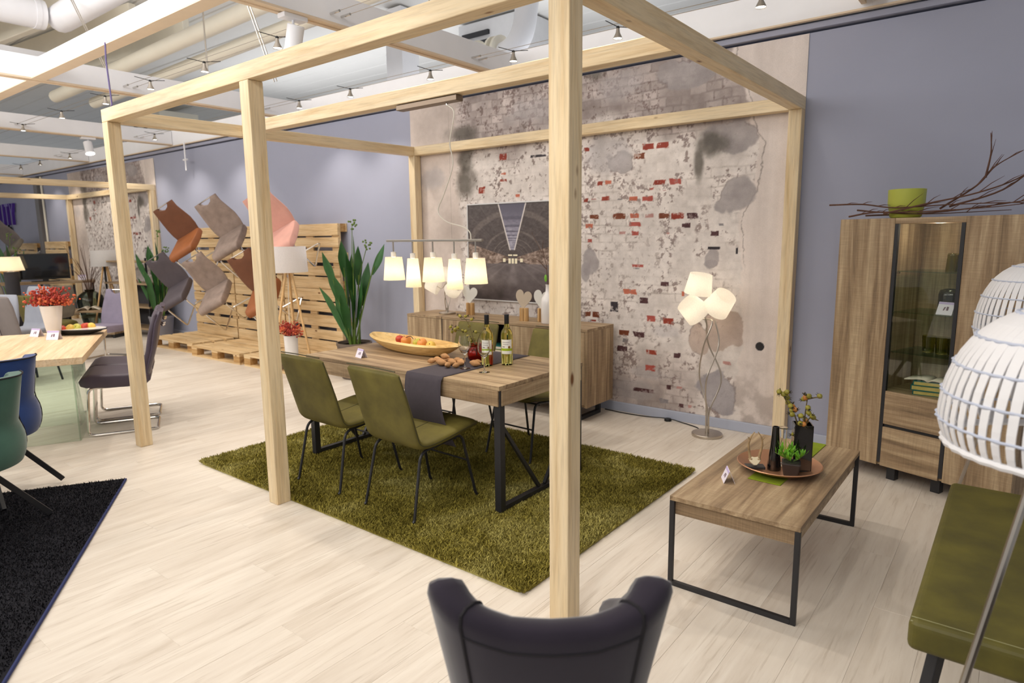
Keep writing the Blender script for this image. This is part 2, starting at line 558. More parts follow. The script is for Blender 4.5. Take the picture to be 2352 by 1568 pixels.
M['apple_g'] = plain('apple_green', srgb(212, 206, 92), 0.35, mottled=0.12, mscale=18)
M['nut'] = plain('nut_shell', srgb(178, 132, 86), 0.65, mottled=0.25, mscale=30, bumpy=0.3)
M['bone'] = plain('skull_bone', srgb(232, 218, 186), 0.6, mottled=0.08)
M['antler'] = plain('antler_horn', srgb(178, 150, 112), 0.7, mottled=0.3, mscale=30, bumpy=0.3)
M['slate'] = plain('slate_plinth', srgb(44, 44, 46), 0.4)
M['limegreen'] = plain('lime_ceramic', srgb(180, 186, 76), 0.35)
M['book_teal'] = plain('teal_book_cloth', srgb(30, 110, 104), 0.7, mottled=0.1)
M['book_page'] = plain('book_pages', srgb(214, 190, 110), 0.8, mottled=0.1, mscale=60)
M['paper'] = plain('cream_paper', srgb(224, 214, 196), 0.8, mottled=0.04)
M['book_green'] = plain('green_book_cloth', srgb(70, 96, 40), 0.7)
M['heart_a'] = plain('heart_white', srgb(224, 222, 216), 0.5)
M['heart_b'] = plain('heart_beige', srgb(196, 180, 160), 0.5)
M['frame_silver'] = plain('silver_frame', srgb(214, 212, 212), 0.35, 0.3)
M['rattan'] = plain('white_rattan', srgb(236, 236, 240), 0.6)
M['rattan_cord'] = plain('rattan_cord', srgb(196, 204, 224), 0.6)
M['screen'] = plain('tv_glass', srgb(24, 24, 26), 0.08, coat=0.6)
M['plastic'] = plain('black_plastic', srgb(22, 22, 24), 0.4)
M['purple'] = plain('purple_letter', srgb(78, 42, 150), 0.4)
M['purple_side'] = plain('dark_letter', srgb(36, 28, 60), 0.5)
M['smoke_glass'] = glass('green_tumbler_glass', (0.55, 0.56, 0.22, 1), 0.05)
M['clear'] = glass('clear_glass', (0.98, 0.99, 0.98, 1), 0.01)
M['pane'] = glass('thin_pane', (0.93, 0.95, 0.93, 1), 0.0, thin=True)
M['greenpane'] = glass('greenish_pane', (0.90, 0.95, 0.91, 1), 0.0, thin=True)
M['shelfglass'] = glass('shelf_glass', (0.80, 0.93, 0.86, 1), 0.0, thin=True)
M['wine'] = glass('white_wine_bottle', (0.86, 0.86, 0.30, 1), 0.02, 1.3)
M['redglass'] = glass('red_bubble_glass', (0.72, 0.10, 0.06, 1), 0.15, 1.3)
M['vaseglass'] = glass('dark_green_glass', (0.30, 0.38, 0.30, 1), 0.03, 1.3)
M['amber'] = plain('dark_amber_glass', srgb(48, 42, 30), 0.06, coat=0.6)
M['label_white'] = plain('bottle_label', srgb(244, 242, 238), 0.5)
M['label_green'] = plain('bottle_label_band', srgb(166, 190, 30), 0.5)
M['gold'] = plain('gold_seal', srgb(150, 104, 50), 0.4, 0.4)
M['foil'] = plain('black_foil', srgb(24, 22, 24), 0.35)
M['shade_warm'] = shade_mat('pendant_shade_cloth', (0.96, 0.90, 0.78, 1), 0.06)
M['shade_white'] = shade_mat('white_shade_cloth', (0.97, 0.94, 0.88, 1), 0.04, (1, 0.86, 0.66, 1))
M['drum'] = shade_mat('drum_shade_cloth', (0.93, 0.92, 0.92, 1))
M['bulb'] = emit('bulb_glow', (1, 0.95, 0.85, 1), 14)
M['bulb_warm'] = emit('warm_bulb_glow', (1, 0.86, 0.62, 1), 4)
M['cord'] = plain('clear_cable', srgb(226, 220, 208), 0.4)
M['yellow'] = plain('yellow_tag', srgb(238, 222, 30), 0.6)
M['zebra'] = plain('slat_lamp_wood', srgb(222, 180, 110), 0.5)

# ------------------------------------------------------------------ setting: floor with planks, wall, trims, ceiling
WY = 3.09
def floor_material(name, tint=1.0):
    m, nt, b = nodes_of(name)
    b.inputs['Roughness'].default_value = 0.42
    b.inputs['Specular IOR Level'].default_value = 0.4
    v = coords(nt, (14, 1.3, 1), 23.0)
    n1 = noise(nt, v, 1.0, 7, 0.62, 0.5)
    v2 = coords(nt, (70, 3.0, 1), 23.0)
    n2 = noise(nt, v2, 1.0, 4, 0.6)
    c = ramp(nt, n1, [(0.25, srgb(204*tint, 192*tint, 178*tint)), (0.45, srgb(220*tint, 210*tint, 198*tint)), (0.7, srgb(232*tint, 224*tint, 213*tint))])
    s = ramp(nt, n2, [(0.30, (0.72, 0.68, 0.64, 1)), (0.44, (1, 1, 1, 1))])
    c = mix_rgb(nt, 0.6, c, s, 'MULTIPLY')
    oi = nt.nodes.new('ShaderNodeObjectInfo')
    t = ramp(nt, oi.outputs['Random'], [(0.0, (0.95, 0.945, 0.94, 1)), (1.0, (1.0, 1.0, 1.0, 1))])
    c = mix_rgb(nt, 1.0, c, t, 'MULTIPLY')
    nt.links.new(c, b.inputs['Base Color'])
    bump(nt, b, n2, 0.05, 0.004)
    return m
M['floor'] = floor_material('whitewashed_plank')
PX0, PX1, PY0 = -9.5, 2.28, -1.68
mb = MB()
mb.box(-24, PX0, -6, WY, -0.05, 0); mb.box(PX1, 3.4, -6, WY, -0.05, 0); mb.box(PX0, PX1, -6, PY0, -0.05, 0); mb.box(PX0, PX1, PY0, WY, -0.05, -0.006)
floor = structure('floor', mb, M['floor'])
PW, PL = 0.19, 1.38
pm = MB().box(0.0002, PW - 0.0002, 0.0002, PL - 0.0002, -0.006, 0).mesh('plank')
bmx = bmesh.new(); bmx.from_mesh(pm)
bmesh.ops.bevel(bmx, geom=[e for e in bmx.edges if all(v.co.z > -0.001 for v in e.verts)], offset=0.0009, segments=1, affect='EDGES')
bmx.to_mesh(pm); bmx.free()
pm.materials.append(M['floor'])
x = PX0; k = 0
while x < PX1 - 0.01:
    y = PY0 - (k*0.53 % PL)
    while y < WY - 0.01:
        y0, y1 = max(y, PY0), min(y + PL, WY)
        if y1 - y0 > 0.03:
            o = bpy.data.objects.new('plank', pm); COL.objects.link(o)
            o.location = (x, y0, 0); o.scale = (1, (y1 - y0)/PL, 1); o.parent = floor
        y += PL
    x += PW; k += 1

structure('wall_back', MB().box(-24, 3.4, WY, WY + 0.12, 0, 2.955), M['wall'])
structure('trim_1', MB().box(-24, 3.4, WY - 0.035, WY + 0.12, 2.972, 3.012), M['wall'], bevel=0.004)
structure('baseboard_back', MB().box(-24, 3.4, WY - 0.018, WY, 0, 0.082), M['base'], bevel=0.004)
mb = MB(); mb.box(-24, 3.4, WY - 0.075, WY - 0.05, 3.03, 3.26); mb.box(-24, 3.4, WY - 0.05, WY + 0.09, 3.03, 3.05)
structure('trim_2', mb, M['white'])
structure('trim_3', MB().box(-24, 3.4, WY - 0.085, WY - 0.048, 3.018, 3.030), M['cream_edge'])
n = 4
for bx in (-16.3, -12.6, -9.3, -5.95, -2.6):
    mb = MB()
    mb.box(bx - 0.11, bx, -6, WY - 0.08, 3.05, 3.245)
    o = structure('trim_%d' % n, mb, M['white'], bevel=0.003)
    mb = MB()
    mb.box(bx - 0.112, bx - 0.075, -6, WY - 0.08, 3.036, 3.05); mb.box(bx - 0.035, bx + 0.002, -6, WY - 0.08, 3.036, 3.05); mb.box(bx - 0.075, bx - 0.035, -6, WY - 0.08, 3.044, 3.05)
    mb.build('track_edge', M['cream_edge'], o)
    n += 1
for by_, x0, x1 in ((0.2, -5.95, -2.71), (0.2, -9.3, -6.06), (0.2, -2.6, 0.33), (0.2, -12.6, -9.41)):
    o = structure('trim_%d' % n, MB().box(x0, x1, by_, by_ + 0.11, 3.05, 3.19), M['white'], bevel=0.003)
    MB().box(x0, x1, by_ - 0.002, by_ + 0.112, 3.038, 3.05).build('board_edge', M['cream_edge'], o)
    n += 1
mb = MB(); mb.box(0.33, 0.36, -6, 3.0, 3.05, 3.24); mb.box(0.46, 0.49, -6, 3.0, 3.05, 3.24); mb.box(0.36, 0.46, -6, 3.0, 3.12, 3.14)
structure('trim_%d' % n, mb, M['cream_edge'])
# hall roof of ribbed sheets, the far hall wall behind the shop wall
mb = MB()
mb.box(-26, 5, -7, 9.0, 4.72, 4.8)
roof = structure('ceiling', mb, M['ceil'])
for i in range(26):
    yy = -2.0 + i*0.42
    MB().box(-26, 5, yy, yy + 0.412, 4.685, 4.72).build('roof_panel', M['ceil'], roof, bevel=0.02, seg=1)
structure('wall_hall', MB().box(-26, 5, 9.0, 9.2, 0, 4.8), M['ceil'])

# ------------------------------------------------------------------ printed wall mural
def vnoise(ny, nx, cy, cx, oct=5, seed=0, gain=0.55):
    r = np.random.default_rng(seed); out = np.zeros((ny, nx)); amp = 1.0; tot = 0
    for o_ in range(oct):
        gy, gx = int(cy*2**o_) + 2, int(cx*2**o_) + 2
        if gy > ny*1.5 or gx > nx*1.5: break
        g = r.random((gy + 1, gx + 1))
        yy = np.linspace(0, gy - 1.001, ny); xx = np.linspace(0, gx - 1.001, nx)
        y0 = yy.astype(int); x0 = xx.astype(int)
        fy = yy - y0; fx = xx - x0
        fy = (fy*fy*(3 - 2*fy))[:, None]; fx = (fx*fx*(3 - 2*fx))[None, :]
        a = g[y0][:, x0]; b = g[y0][:, x0 + 1]; c = g[y0 + 1][:, x0]; d = g[y0 + 1][:, x0 + 1]
        out += amp*((a*(1 - fx) + b*fx)*(1 - fy) + (c*(1 - fx) + d*fx)*fy)
        tot += amp; amp *= gain
    return out/tot

def tolin(c):
    c = np.clip(c, 0, 255)/255.0
    return np.where(c <= 0.04045, c/12.92, ((c + 0.055)/1.055)**2.4)

def sst(a, b, x):
    t = np.clip((x - a)/(b - a), 0, 1)
    return t*t*(3 - 2*t)

BRICKS = [(-1.223,2.297,0.106,0.047,0),(-1.099,2.294,0.112,0.046,0),(-1.306,2.226,0.104,0.048,1),(-1.113,2.0,0.109,0.039,0),(-0.976,1.999,0.11,0.05,2),(-1.684,2.024,0.054,0.038,0),(-1.596,2.028,0.068,0.033,3),(-1.188,1.952,0.044,0.02,2),(-1.07,1.931,0.155,0.031,5),(-1.626,1.892,0.083,0.038,0),(-1.479,1.878,0.09,0.021,6),(-1.353,1.88,0.092,0.041,3),(-1.226,1.873,0.112,0.048,2),(-1.827,1.884,0.051,0.034,0),(-1.742,1.889,0.1,0.025,5),(-1.745,1.736,0.09,0.038,1),(-1.481,1.733,0.114,0.046,1),(-1.341,1.733,0.088,0.041,3),(-1.203,1.729,0.112,0.048,5),(-1.068,1.726,0.1,0.048,1),(-0.949,1.722,0.11,0.047,0),(-0.82,1.72,0.098,0.046,4),(-1.79,1.656,0.086,0.039,3),(-1.34,1.664,0.111,0.037,2),(-1.451,1.591,0.114,0.042,5),(-1.329,1.586,0.069,0.041,2),(-1.03,1.582,0.069,0.04,5),(-0.629,1.577,0.067,0.038,4),(-0.637,1.463,0.091,0.019,7),(-0.45,1.44,0.019,0.045,7),(-1.816,2.322,0.05,0.033,0),(-0.875,1.646,0.075,0.035,4),(-0.581,1.644,0.062,0.03,6),(-1.784,1.526,0.046,0.03,2),(-1.298,1.31,0.103,0.023,2),(-1.313,1.287,0.083,0.019,6),(-1.048,1.163,0.083,0.041,4),(-1.371,1.083,0.132,0.047,3),(-1.235,1.014,0.077,0.047,4),(-0.882,1.086,0.028,0.045,3),(-1.525,0.946,0.076,0.087,7),(-1.162,0.859,0.081,0.051,2),(-1.005,0.851,0.112,0.06,0),(-1.423,0.716,0.108,0.049,1),(-1.28,0.713,0.115,0.053,4),(-1.406,0.649,0.086,0.049,6),(-1.431,0.573,0.114,0.054,4),(-1.153,0.569,0.097,0.038,0),(-0.919,0.564,0.063,0.042,4),(-1.159,0.428,0.092,0.048,2),(-1.799,0.861,0.07,0.05,1),(-1.713,0.862,0.068,0.05,1),(-1.735,0.805,0.052,0.02,0),(-0.497,0.548,0.097,0.04,5),(-0.984,0.282,0.04,0.038,4),(-0.886,0.291,0.087,0.037,5),(-1.217,0.222,0.188,0.029,4),(-1.02,0.153,0.11,0.057,6),(-0.866,0.138,0.048,0.038,4),(-0.789,0.14,0.067,0.056,5),(-2.77,2.336,0.085,0.064,0),(-2.772,2.178,0.064,0.019,3),(-2.778,2.116,0.086,0.024,0),(-3.054,2.034,0.079,0.059,0),(-2.597,1.958,0.052,0.029,3),(-1.826,2.328,0.053,0.029,0),(-2.346,2.312,0.196,0.022,7)]
PATCHES = [(-0.52,2.32,0.434,0.239,0),(-0.679,2.272,0.233,0.167,1),(-0.783,2.112,0.07,0.263,1),(-0.489,1.886,0.357,0.296,0),(-1.492,2.171,0.231,0.171,0),(-1.618,2.231,0.389,0.302,2),(-0.644,1.375,0.112,0.148,0),(-1.773,1.332,0.161,0.23,0),(-3.326,2.603,0.374,0.15,1),(-3.294,2.11,0.235,0.29,1),(-3.263,2.362,0.209,0.201,1),(-3.707,2.186,0.404,0.282,2),(-1.511,2.822,0.423,0.206,2),(-0.92,2.801,0.427,0.193,0),(-2.46,2.761,0.554,0.274,2),(-1.745,2.954,0.204,0.112,1),(-0.553,0.83,0.274,0.263,3),(-0.73,0.736,0.138,0.216,3),(-0.553,0.286,0.278,0.271,4),(-0.648,1.339,0.107,0.06,0),(-0.239,0.705,0.066,0.068,5),(-1.322,0.217,0.352,0.197,2),(-1.199,0.379,0.414,0.096,2),(-1.826,1.252,0.104,0.177,0),(-1.027,0.766,0.197,0.093,2)]
BRICK_COL = [(150,62,46),(122,66,42),(178,88,78),(196,110,86),(84,54,56),(186,140,134),(140,134,136),(52,46,52)]
def mural_colours(nx, nz):
    """the print of a peeling whitewashed brick wall, on a 4.05 x 2.87 m sheet; X from -4.055 to -0.005"""
    X = np.linspace(-4.055, -0.005, nx)[None, :]*np.ones((nz, 1)); Z = np.linspace(0.083, 2.953, nz)[:, None]*np.ones((1, nx))
    big = vnoise(nz, nx, 5, 7, 6, 1); mid = vnoise(nz, nx, 18, 26, 6, 2); fine = vnoise(nz, nx, 70, 100, 4, 3); wob = vnoise(nz, nx, 10, 14, 4, 4)
    speck = vnoise(nz, nx, 75, 105, 4, 6, 0.75)
    row = (Z + (wob - 0.5)*0.03)/0.072; ri = np.floor(row); fz = row - ri
    col = (X + (mid - 0.5)*0.04)/0.135 + 0.5*(ri % 2); ci = np.floor(col); fx = col - ci
    h = np.abs(np.sin(ri*12.9898 + ci*78.233)*43758.5453) % 1.0
    edge = np.minimum(np.minimum(fx, 1 - fx)*0.135, np.minimum(fz, 1 - fz)*0.072)
    mort = 1 - sst(0.003, 0.010, edge + (fine - 0.5)*0.010)
    base = np.array([226, 217, 212.0])[None, None]*np.ones((nz, nx, 1))
    base = base + ((h - 0.5)*8 + (mid - 0.5)*44 + (fine - 0.5)*26)[..., None]
    base = base - (mort*(3 + 30*sst(0.45, 0.66, big)*sst(0.35, 0.6, mid)))[..., None]*np.array([1, 1.05, 1.08])
    # darker, mauve brickwork high up and near the floor
    dk = np.clip(sst(2.30, 2.55, Z + (big - 0.5)*0.7) + 0.85*sst(0.62, 0.25, Z + (big - 0.5)*0.5)*sst(-0.55, -0.95, X), 0, 1)
    tone = np.array([168, 154, 150.0]) + ((h - 0.5)*34 + (mid - 0.5)*110)[..., None] - (mort*30*sst(0.3, 0.6, mid))[..., None]
    base = base*(1 - 0.80*dk[..., None]) + tone*0.80*dk[..., None]
    sp = sst(0.56, 0.64, speck)*sst(0.48, 0.60, mid)
    base = base*(1 - 0.62*sp[..., None]) + np.array([112, 92, 88.0])*0.62*sp[..., None]
    sp2 = sst(0.62, 0.72, vnoise(nz, nx, 62, 90, 4, 9, 0.75))*sst(-0.9, -1.9, X + (big - 0.5))
    base = base*(1 - 0.6*sp2[..., None]) + np.array([96, 78, 72.0])*0.6*sp2[..., None]
    # smooth plaster strips at both ends
    lf = sst(-3.28, -3.42, X + (mid - 0.5)*0.30 + (big - 0.5)*0.2)
    pl = np.array([208, 194, 186.0]) + ((big - 0.5)*70 + (fine - 0.5)*14)[..., None]
    base = base*(1 - lf[..., None]) + pl*lf[..., None]
    rb = np.interp(Z[:, 0], [0.1, 0.32, 0.85, 1.36, 1.7, 2.0, 2.23, 2.6, 2.95], [-0.36, -0.41, -0.42, -0.42, -0.46, -0.32, -0.31, -0.45, -0.55])[:, None]
    rs = sst(rb - 0.012, rb + 0.012, X + (mid - 0.5)*0.16)
    streak = vnoise(nz, nx, 2, 60, 4, 11)
    pr = np.array([226, 214, 208.0]) + ((streak - 0.5)*26 + (fine - 0.5)*10 + (big - 0.5)*16)[..., None]
    pr = pr - (sst(0.8, 0.1, Z)*sst(0.45, 0.65, mid)*36)[..., None]
    base = base*(1 - rs[..., None]) + pr*rs[..., None]
    cr = np.exp(-((X - rb - 0.035 + (mid - 0.5)*0.14)/0.004)**2)*sst(1.2, 1.5, Z)
    base = base - (cr*70)[..., None]
    PC = [(168, 160, 160), (92, 86, 78), (186, 180, 182), (188, 168, 156), (164, 158, 162), (42, 40, 42)]
    for cx, cz, w_, h_, k in PATCHES:
        d = ((X - cx)/(w_/2))**2 + ((Z - cz)/(h_/2))**2
        d = np.sqrt(d) + ((big - 0.5)*1.6 + (mid - 0.5)*1.1 if k != 5 else (mid - 0.5)*0.1)
        soft = {0: 0.10, 1: 0.55, 2: 0.35, 3: 0.05, 4: 0.06, 5: 0.06}[k]
        a = (1 - sst(1 - soft, 1 + soft, d))*{0: 0.85, 1: 0.72, 2: 0.5, 3: 0.8, 4: 0.9, 5: 0.97}[k]
        c = np.array(PC[k], float) + ((mid - 0.5)*44 + (fine - 0.5)*12)[..., None]
        if k == 5: c = np.array(PC[k], float)[None, None]
        base = base*(1 - a[..., None]) + c*a[..., None]
        if k in (3, 4, 0):
            rim = np.exp(-((d - 1)/0.05)**2)*0.35*sst(0.4, 0.6, mid)
            base = base*(1 - rim[..., None]) + np.array([92, 80, 78.0])*rim[..., None]
    for cx, cz, w_, h_, k in BRICKS:
        q = np.maximum(np.abs(X - cx)/(w_/2), np.abs(Z - cz)/(h_/2)) + (fine - 0.5)*0.5 + (mid - 0.5)*0.7
        thr = {5: 0.55, 6: 0.6}.get(k, 0.95)
        a = 1 - sst(thr - 0.06, thr + 0.06, q)
        a = a*(1 - 0.7*sst(0.60, 0.66, speck))
        c = np.array(BRICK_COL[k], float) + ((fine - 0.5)*36)[..., None]
        base = base*(1 - a[..., None]) + c*a[..., None]
    return tolin(base)

def print_panel(name, x0, x1, z0, z1, y, cols, mat, depth=0.004, parent=None):
    """thin sheet standing in the x-z plane, its face towards -y, coloured per point"""
    nz, nx = cols.shape[:2]
    xs = np.linspace(x0, x1, nx); zs = np.linspace(z0, z1, nz)
    co = np.empty((nz, nx, 3), np.float32)
    co[..., 0] = xs[None, :]; co[..., 1] = y; co[..., 2] = zs[:, None]
    idx = np.arange(nz*nx).reshape(nz, nx)
    q = np.stack([idx[:-1, :-1], idx[:-1, 1:], idx[1:, 1:], idx[1:, :-1]], -1).reshape(-1, 4)
    back = np.array([(x0, y + depth, z0), (x1, y + depth, z0), (x1, y + depth, z1), (x0, y + depth, z1)], np.float32)
    nb = nz*nx
    cnr = [idx[0, 0], idx[0, -1], idx[-1, -1], idx[-1, 0]]
    extra = [(nb + 3, nb + 2, nb + 1, nb)]
    me = bpy.data.meshes.new(name)
    V = np.vstack([co.reshape(-1, 3), back])
    faces = np.vstack([q, np.array(extra)])
    me.vertices.add(len(V)); me.vertices.foreach_set('co', V.ravel())
    me.loops.add(faces.size); me.loops.foreach_set('vertex_index', faces.ravel().astype(np.int32))
    me.polygons.add(len(faces)); me.polygons.foreach_set('loop_start', np.arange(0, faces.size, 4, dtype=np.int32))
    me.update(calc_edges=True)
    at = me.attributes.new('print', 'FLOAT_COLOR', 'POINT')
    c4 = np.ones((len(V), 4), np.float32); c4[:nb, :3] = cols.reshape(-1, 3); c4[nb:, :3] = 0.8
    at.data.foreach_set('color', c4.ravel())
    me.materials.append(mat)
    o = bpy.data.objects.new(name, me); COL.objects.link(o)
    if parent is not None: o.parent = parent
    return o
M['mural'] = vcol_mat('mural_print', 0.55, fine=0.05)
tag(print_panel('wall_mural', -4.055, -0.005, 0.083, 2.953, WY - 0.006, mural_colours(720, 510), M['mural']),
    'printed mural of peeling whitewashed brick behind the near timber frame', 'mural', 'brick print murals')
tag(print_panel('wall_mural', -13.98, -10.16, 0.083, 2.92, WY - 0.006, mural_colours(240, 180), M['mural']),
    'distant printed brick mural beside the hanging brown chair', 'mural', 'brick print murals')

# grey services column on the far wall
t = thing('wall_column', 'grey boxed pipe column on the far blue wall', 'column', (-15.62, WY - 0.09, 0))
MB().box(-0.12, 0.10, 0, 0.088, 0.09, 2.95).build('casing', plain('grey_casing', srgb(112, 108, 108), 0.5), t, bevel=0.006)
MB().tube([(0.2, 0.06, 0.09), (0.2, 0.06, 2.95)], 0.022).build('pipe', M['pipe'], t, smooth=True)
# purple lettering on the far wall
FONT_T = thing('wall_lettering', 'purple letters with a small black word under them', 'sign', (-18.9, WY - 0.055, 1.98))
def letters(txt, size, mat, parent, name, loc, sx=1.0, ext=0.02, rot=(PI/2, 0, 0)):
    cu = bpy.data.curves.new(name, 'FONT'); cu.body = txt; cu.size = size; cu.extrude = ext; cu.resolution_u = 3
    o = bpy.data.objects.new(name, cu); COL.objects.link(o)
    dg = bpy.context.evaluated_depsgraph_get()
    me = bpy.data.meshes.new_from_object(o.evaluated_get(dg))
    bpy.data.objects.remove(o)
    me.materials.clear(); me.materials.append(mat)
    o = bpy.data.objects.new(name, me); COL.objects.link(o)
    o.parent = parent; o.location = loc; o.rotation_euler = rot; o.scale = (sx, 1, 1)
    return o
xx = -0.75
for ch in 'QUALITY':
    letters(ch, 0.72, M['purple'], FONT_T, 'letter', (xx, 0, 0), 0.66, 0.03)
    xx += 0.40 if ch in 'QUAY' else (0.22 if ch == 'I' else 0.33)
letters('people', 0.26, M['foil'], FONT_T, 'small_word', (0.45, 0, -0.16), 1.1, 0.02)
# ------------------------------------------------------------------ ceiling services
def pipe_thing(name, label, pts, r, mat='pipe', group=None, n=14, collars=()):
    t = thing(name, label, 'pipe', pts[0], 0, group)
    o0 = Vector(pts[0])
    MB().tube([Vector(p) - o0 for p in pts], r, n).build('tube', M[mat], t, smooth=True)
    for a, rr, ll in collars:
        a = Vector(a) - o0
        d = (Vector(pts[-1]) - Vector(pts[0])).normalized()
        MB().tube([a - d*ll/2, a + d*ll/2], rr, n).build('collar', M[mat], t, smooth=True)
    return t
pipe_thing('ceiling_pipe', 'long cream insulated pipe under the roof, upper of two', [(-11.6, 2.25, 3.95), (-3.2, 2.25, 4.12)], 0.095, group='cream pipes under the roof')
pipe_thing('ceiling_pipe', 'long cream insulated pipe under the roof, lower of two', [(-11.2, 2.68, 3.86), (-3.4, 2.68, 4.02)], 0.085, group='cream pipes under the roof')
pipe_thing('air_duct', 'wide white duct crossing the top corner toward the bend', [(-7.85, -3.6, 4.15), (-7.85, 0.98, 4.15)], 0.16, 'white', collars=[((-7.85, 0.9, 4.15), 0.165, 0.05)])
pipe_thing('air_duct', 'white duct running along from the bend over the white beams', [(-7.85, 1.15, 4.15), (-1.5, 1.15, 4.15)], 0.15, 'white')
pipe_thing('flanged_pipe', 'white pipe with bend and bolted flanges above the wall', rounded([(-4.6, 4.7, 3.82), (-3.75, 4.7, 3.82), (-3.6, 4.7, 4.72)], 0.35, 8), 0.14, 'white',
           collars=())
fp = [o for o in bpy.data.objects if o.name.startswith('flanged_pipe')][0]
for dx in (0.02, 0.16, 0.42, 0.52):
    MB().tube([(dx, 0, 0), (dx + 0.035, 0, 0)], 0.23, 18).build('flange', M['pipe'], fp, smooth=True)
# louvred air handling unit and its duct box behind the wall top
t = thing('air_unit', 'grey air handling box with dark louvres behind the pipe', 'air unit', (-5.0, 5.6, 3.2))
MB().box(-0.6, 0.6, 0, 0.9, 0, 1.45).build('body', M['duct'], t, bevel=0.01)
for i in range(9):
    MB().box(-0.5, 0.0, -0.04, 0.0, 0.2 + i*0.13, 0.26 + i*0.13).build('louvre', M['dark'], t)
t = thing('air_unit', 'white louvred box far behind the cable spots at left', 'air unit', (-15.2, 5.2, 3.0))
MB().box(-0.6, 0.8, 0, 0.9, 0, 1.5).build('body', M['pipe'], t, bevel=0.01)
for i in range(9):
    MB().box(-0.45, 0.15, -0.04, 0.0, 0.2 + i*0.13, 0.27 + i*0.13).build('louvre', M['dark'], t)
t = thing('hall_post', 'white hall post rising behind the wall', 'post', (-5.75, 4.6, 0))
MB().box(-0.16, 0.16, -0.16, 0.16, 0, 4.66).build('shaft', M['white'], t, bevel=0.01)
for i, (yy, xx) in enumerate(((-0.2, -10.5), (0.5, -10.5), (1.2, -10.5), (1.9, -10.5), (2.6, -10.5))):
    t = thing('roof_joist', 'olive shaded roof joist in the far top corner', 'joist', (xx, yy, 4.45), 0.1, 'olive roof joists in the corner')
    MB().box(-3.2, 2.3, -0.05, 0.05, -0.12, 0.2).build('web', M['pipe'], t, bevel=0.01)
t = thing('cable_tray', 'thin perforated cable tray under the corner duct', 'cable tray', (-8.2, 1.0, 3.74))
MB().box(-0.1, 0.1, -3.5, 0.4, 0, 0.012).build('tray_floor', M['duct'], t)
for s in (-0.1, 0.1):
    MB().box(s - 0.004, s + 0.004, -3.5, 0.4, 0, 0.06).build('tray_side', M['duct'], t)
# suspension rods of the white grid
for rx, ry in ((-6.0, -0.3), (-6.0, 1.9), (-9.35, 0.6), (-9.35, 2.2), (-2.65, 2.0), (-2.65, 0.9), (-12.65, 1.6)):
    tag(MB().tube([(0, 0, 0), (0, 0, 1.43)], 0.008, 6).build('hanger_rod', M['steel'], None, loc=(rx, ry, 3.245)), 'thin steel rod hanging a white beam from the roof', 'rod', 'rods holding the white beams')
for (a, b) in (((-7.3, 0.9, 4.7), (-6.3, 1.0, 3.26)), ((-4.6, 1.25, 4.7), (-4.25, 1.6, 3.0))):
    t = thing('chain', 'slanting double steel chain hanging from the roof', 'chain', a, 0, 'chains under the roof')
    d = Vector(b) - Vector(a)
    for s in (-0.02, 0.02):
        MB().tube([(s, 0, 0), d + Vector((s, 0, 0))], 0.006, 6).build('strand', M['steel'], t)

# cable spot lamps: wires strung between the beams, spots hung on them
def wires(y, label):
    t = thing('lamp_wires', label, 'wire', (-16.2, y, 3.1), 0, 'tension wires of the spot lamps')
    for s in (-0.045, 0.045):
        MB().tube([(0, s, 0), (16.5, s, 0)], 0.0022, 5).build('wire', M['steel'], t)
        for bx in (-12.6, -9.3, -5.95, -2.6):
            MB().tube([(bx + 16.2 + 0.003, s, 0), (bx + 16.2 + 0.10, s, 0)], 0.009, 8).build('turnbuckle', M['chrome'], t, smooth=True)
wires(1.03, 'pair of tension wires of the nearer spot row')
wires(2.5, 'pair of tension wires of the spot row by the wall')
def cable_spot(label, group):
    t = thing('cable_spot', label, 'spot lamp', (0, 0, 3.1), 0, group)
    MB().tube([(-0.03, -0.13, 0.01), (0, 0, -0.008), (0.03, 0.13, 0.01)], 0.003, 6).build('cross_arm', M['plastic'], t)
    MB().ball((0, 0, -0.014), 0.014, 8).build('joint', M['plastic'], t, smooth=True)
    MB().lathe([(0.012, -0.02), (0.016, -0.05), (0.034, -0.085), (0.036, -0.092)], 14, cap1=False).build('reflector', M['steel'], t, smooth=True)
    MB().lathe([(0.0001, -0.084), (0.031, -0.087)], 14).build('lamp_face', M['bulb'], t)
    return t
first = None
order = ['first', 'second', 'third', 'fourth', 'fifth', 'sixth', 'seventh', 'eighth', 'ninth', 'tenth', 'eleventh', 'twelfth', 'thirteenth']
for row, y, xs in (('nearer', 1.03, SPOT_ROW_A), ('wall-side', 2.5, SPOT_ROW_B)):
    for i, x in enumerate(xs):
        lab = 'small chrome cable spot, %s from the near end of the %s wire row' % (order[i], row)
        if first is None:
            first = cable_spot(lab, 'chrome cable spots'); o = first
        else:
            o = dup(first, lab)
        o.location = (x, y, 3.1); o.rotation_euler = (0, 0, random.uniform(-0.3, 0.3))
def can_spot(label, x, y, rx):
    t = thing('can_spot', label, 'spot lamp', (x, y, 3.036), 0, 'white can spots on the beams')
    MB().box(-0.04, 0.04, -0.09, 0.09, -0.03, 0).build('track_adapter', M['white'], t, bevel=0.004)
    MB().tube([(0, 0, -0.03), (0, 0, -0.09)], 0.008, 8).build('stem', M['white'], t)
    Mx = Matrix.Translation((0, 0, -0.15)) @ Matrix.Rotation(rx, 4, 'Y')
    MB().lathe([(0.05, 0.09), (0.055, 0.085), (0.055, -0.06), (0.062, -0.085)], 20, M=Mx, cap1=False).build('can', M['white'], t, smooth=True)
    MB().lathe([(0.0001, -0.06), (0.05, -0.06)], 20, M=Mx).build('lamp_face', M['bulb'], t)
can_spot('white cylinder spot hung on the beam above the timber frame', -2.655, 0.72, 0.35)
can_spot('white cylinder spot hung on the far left beam', -9.355, 1.85, -0.35)
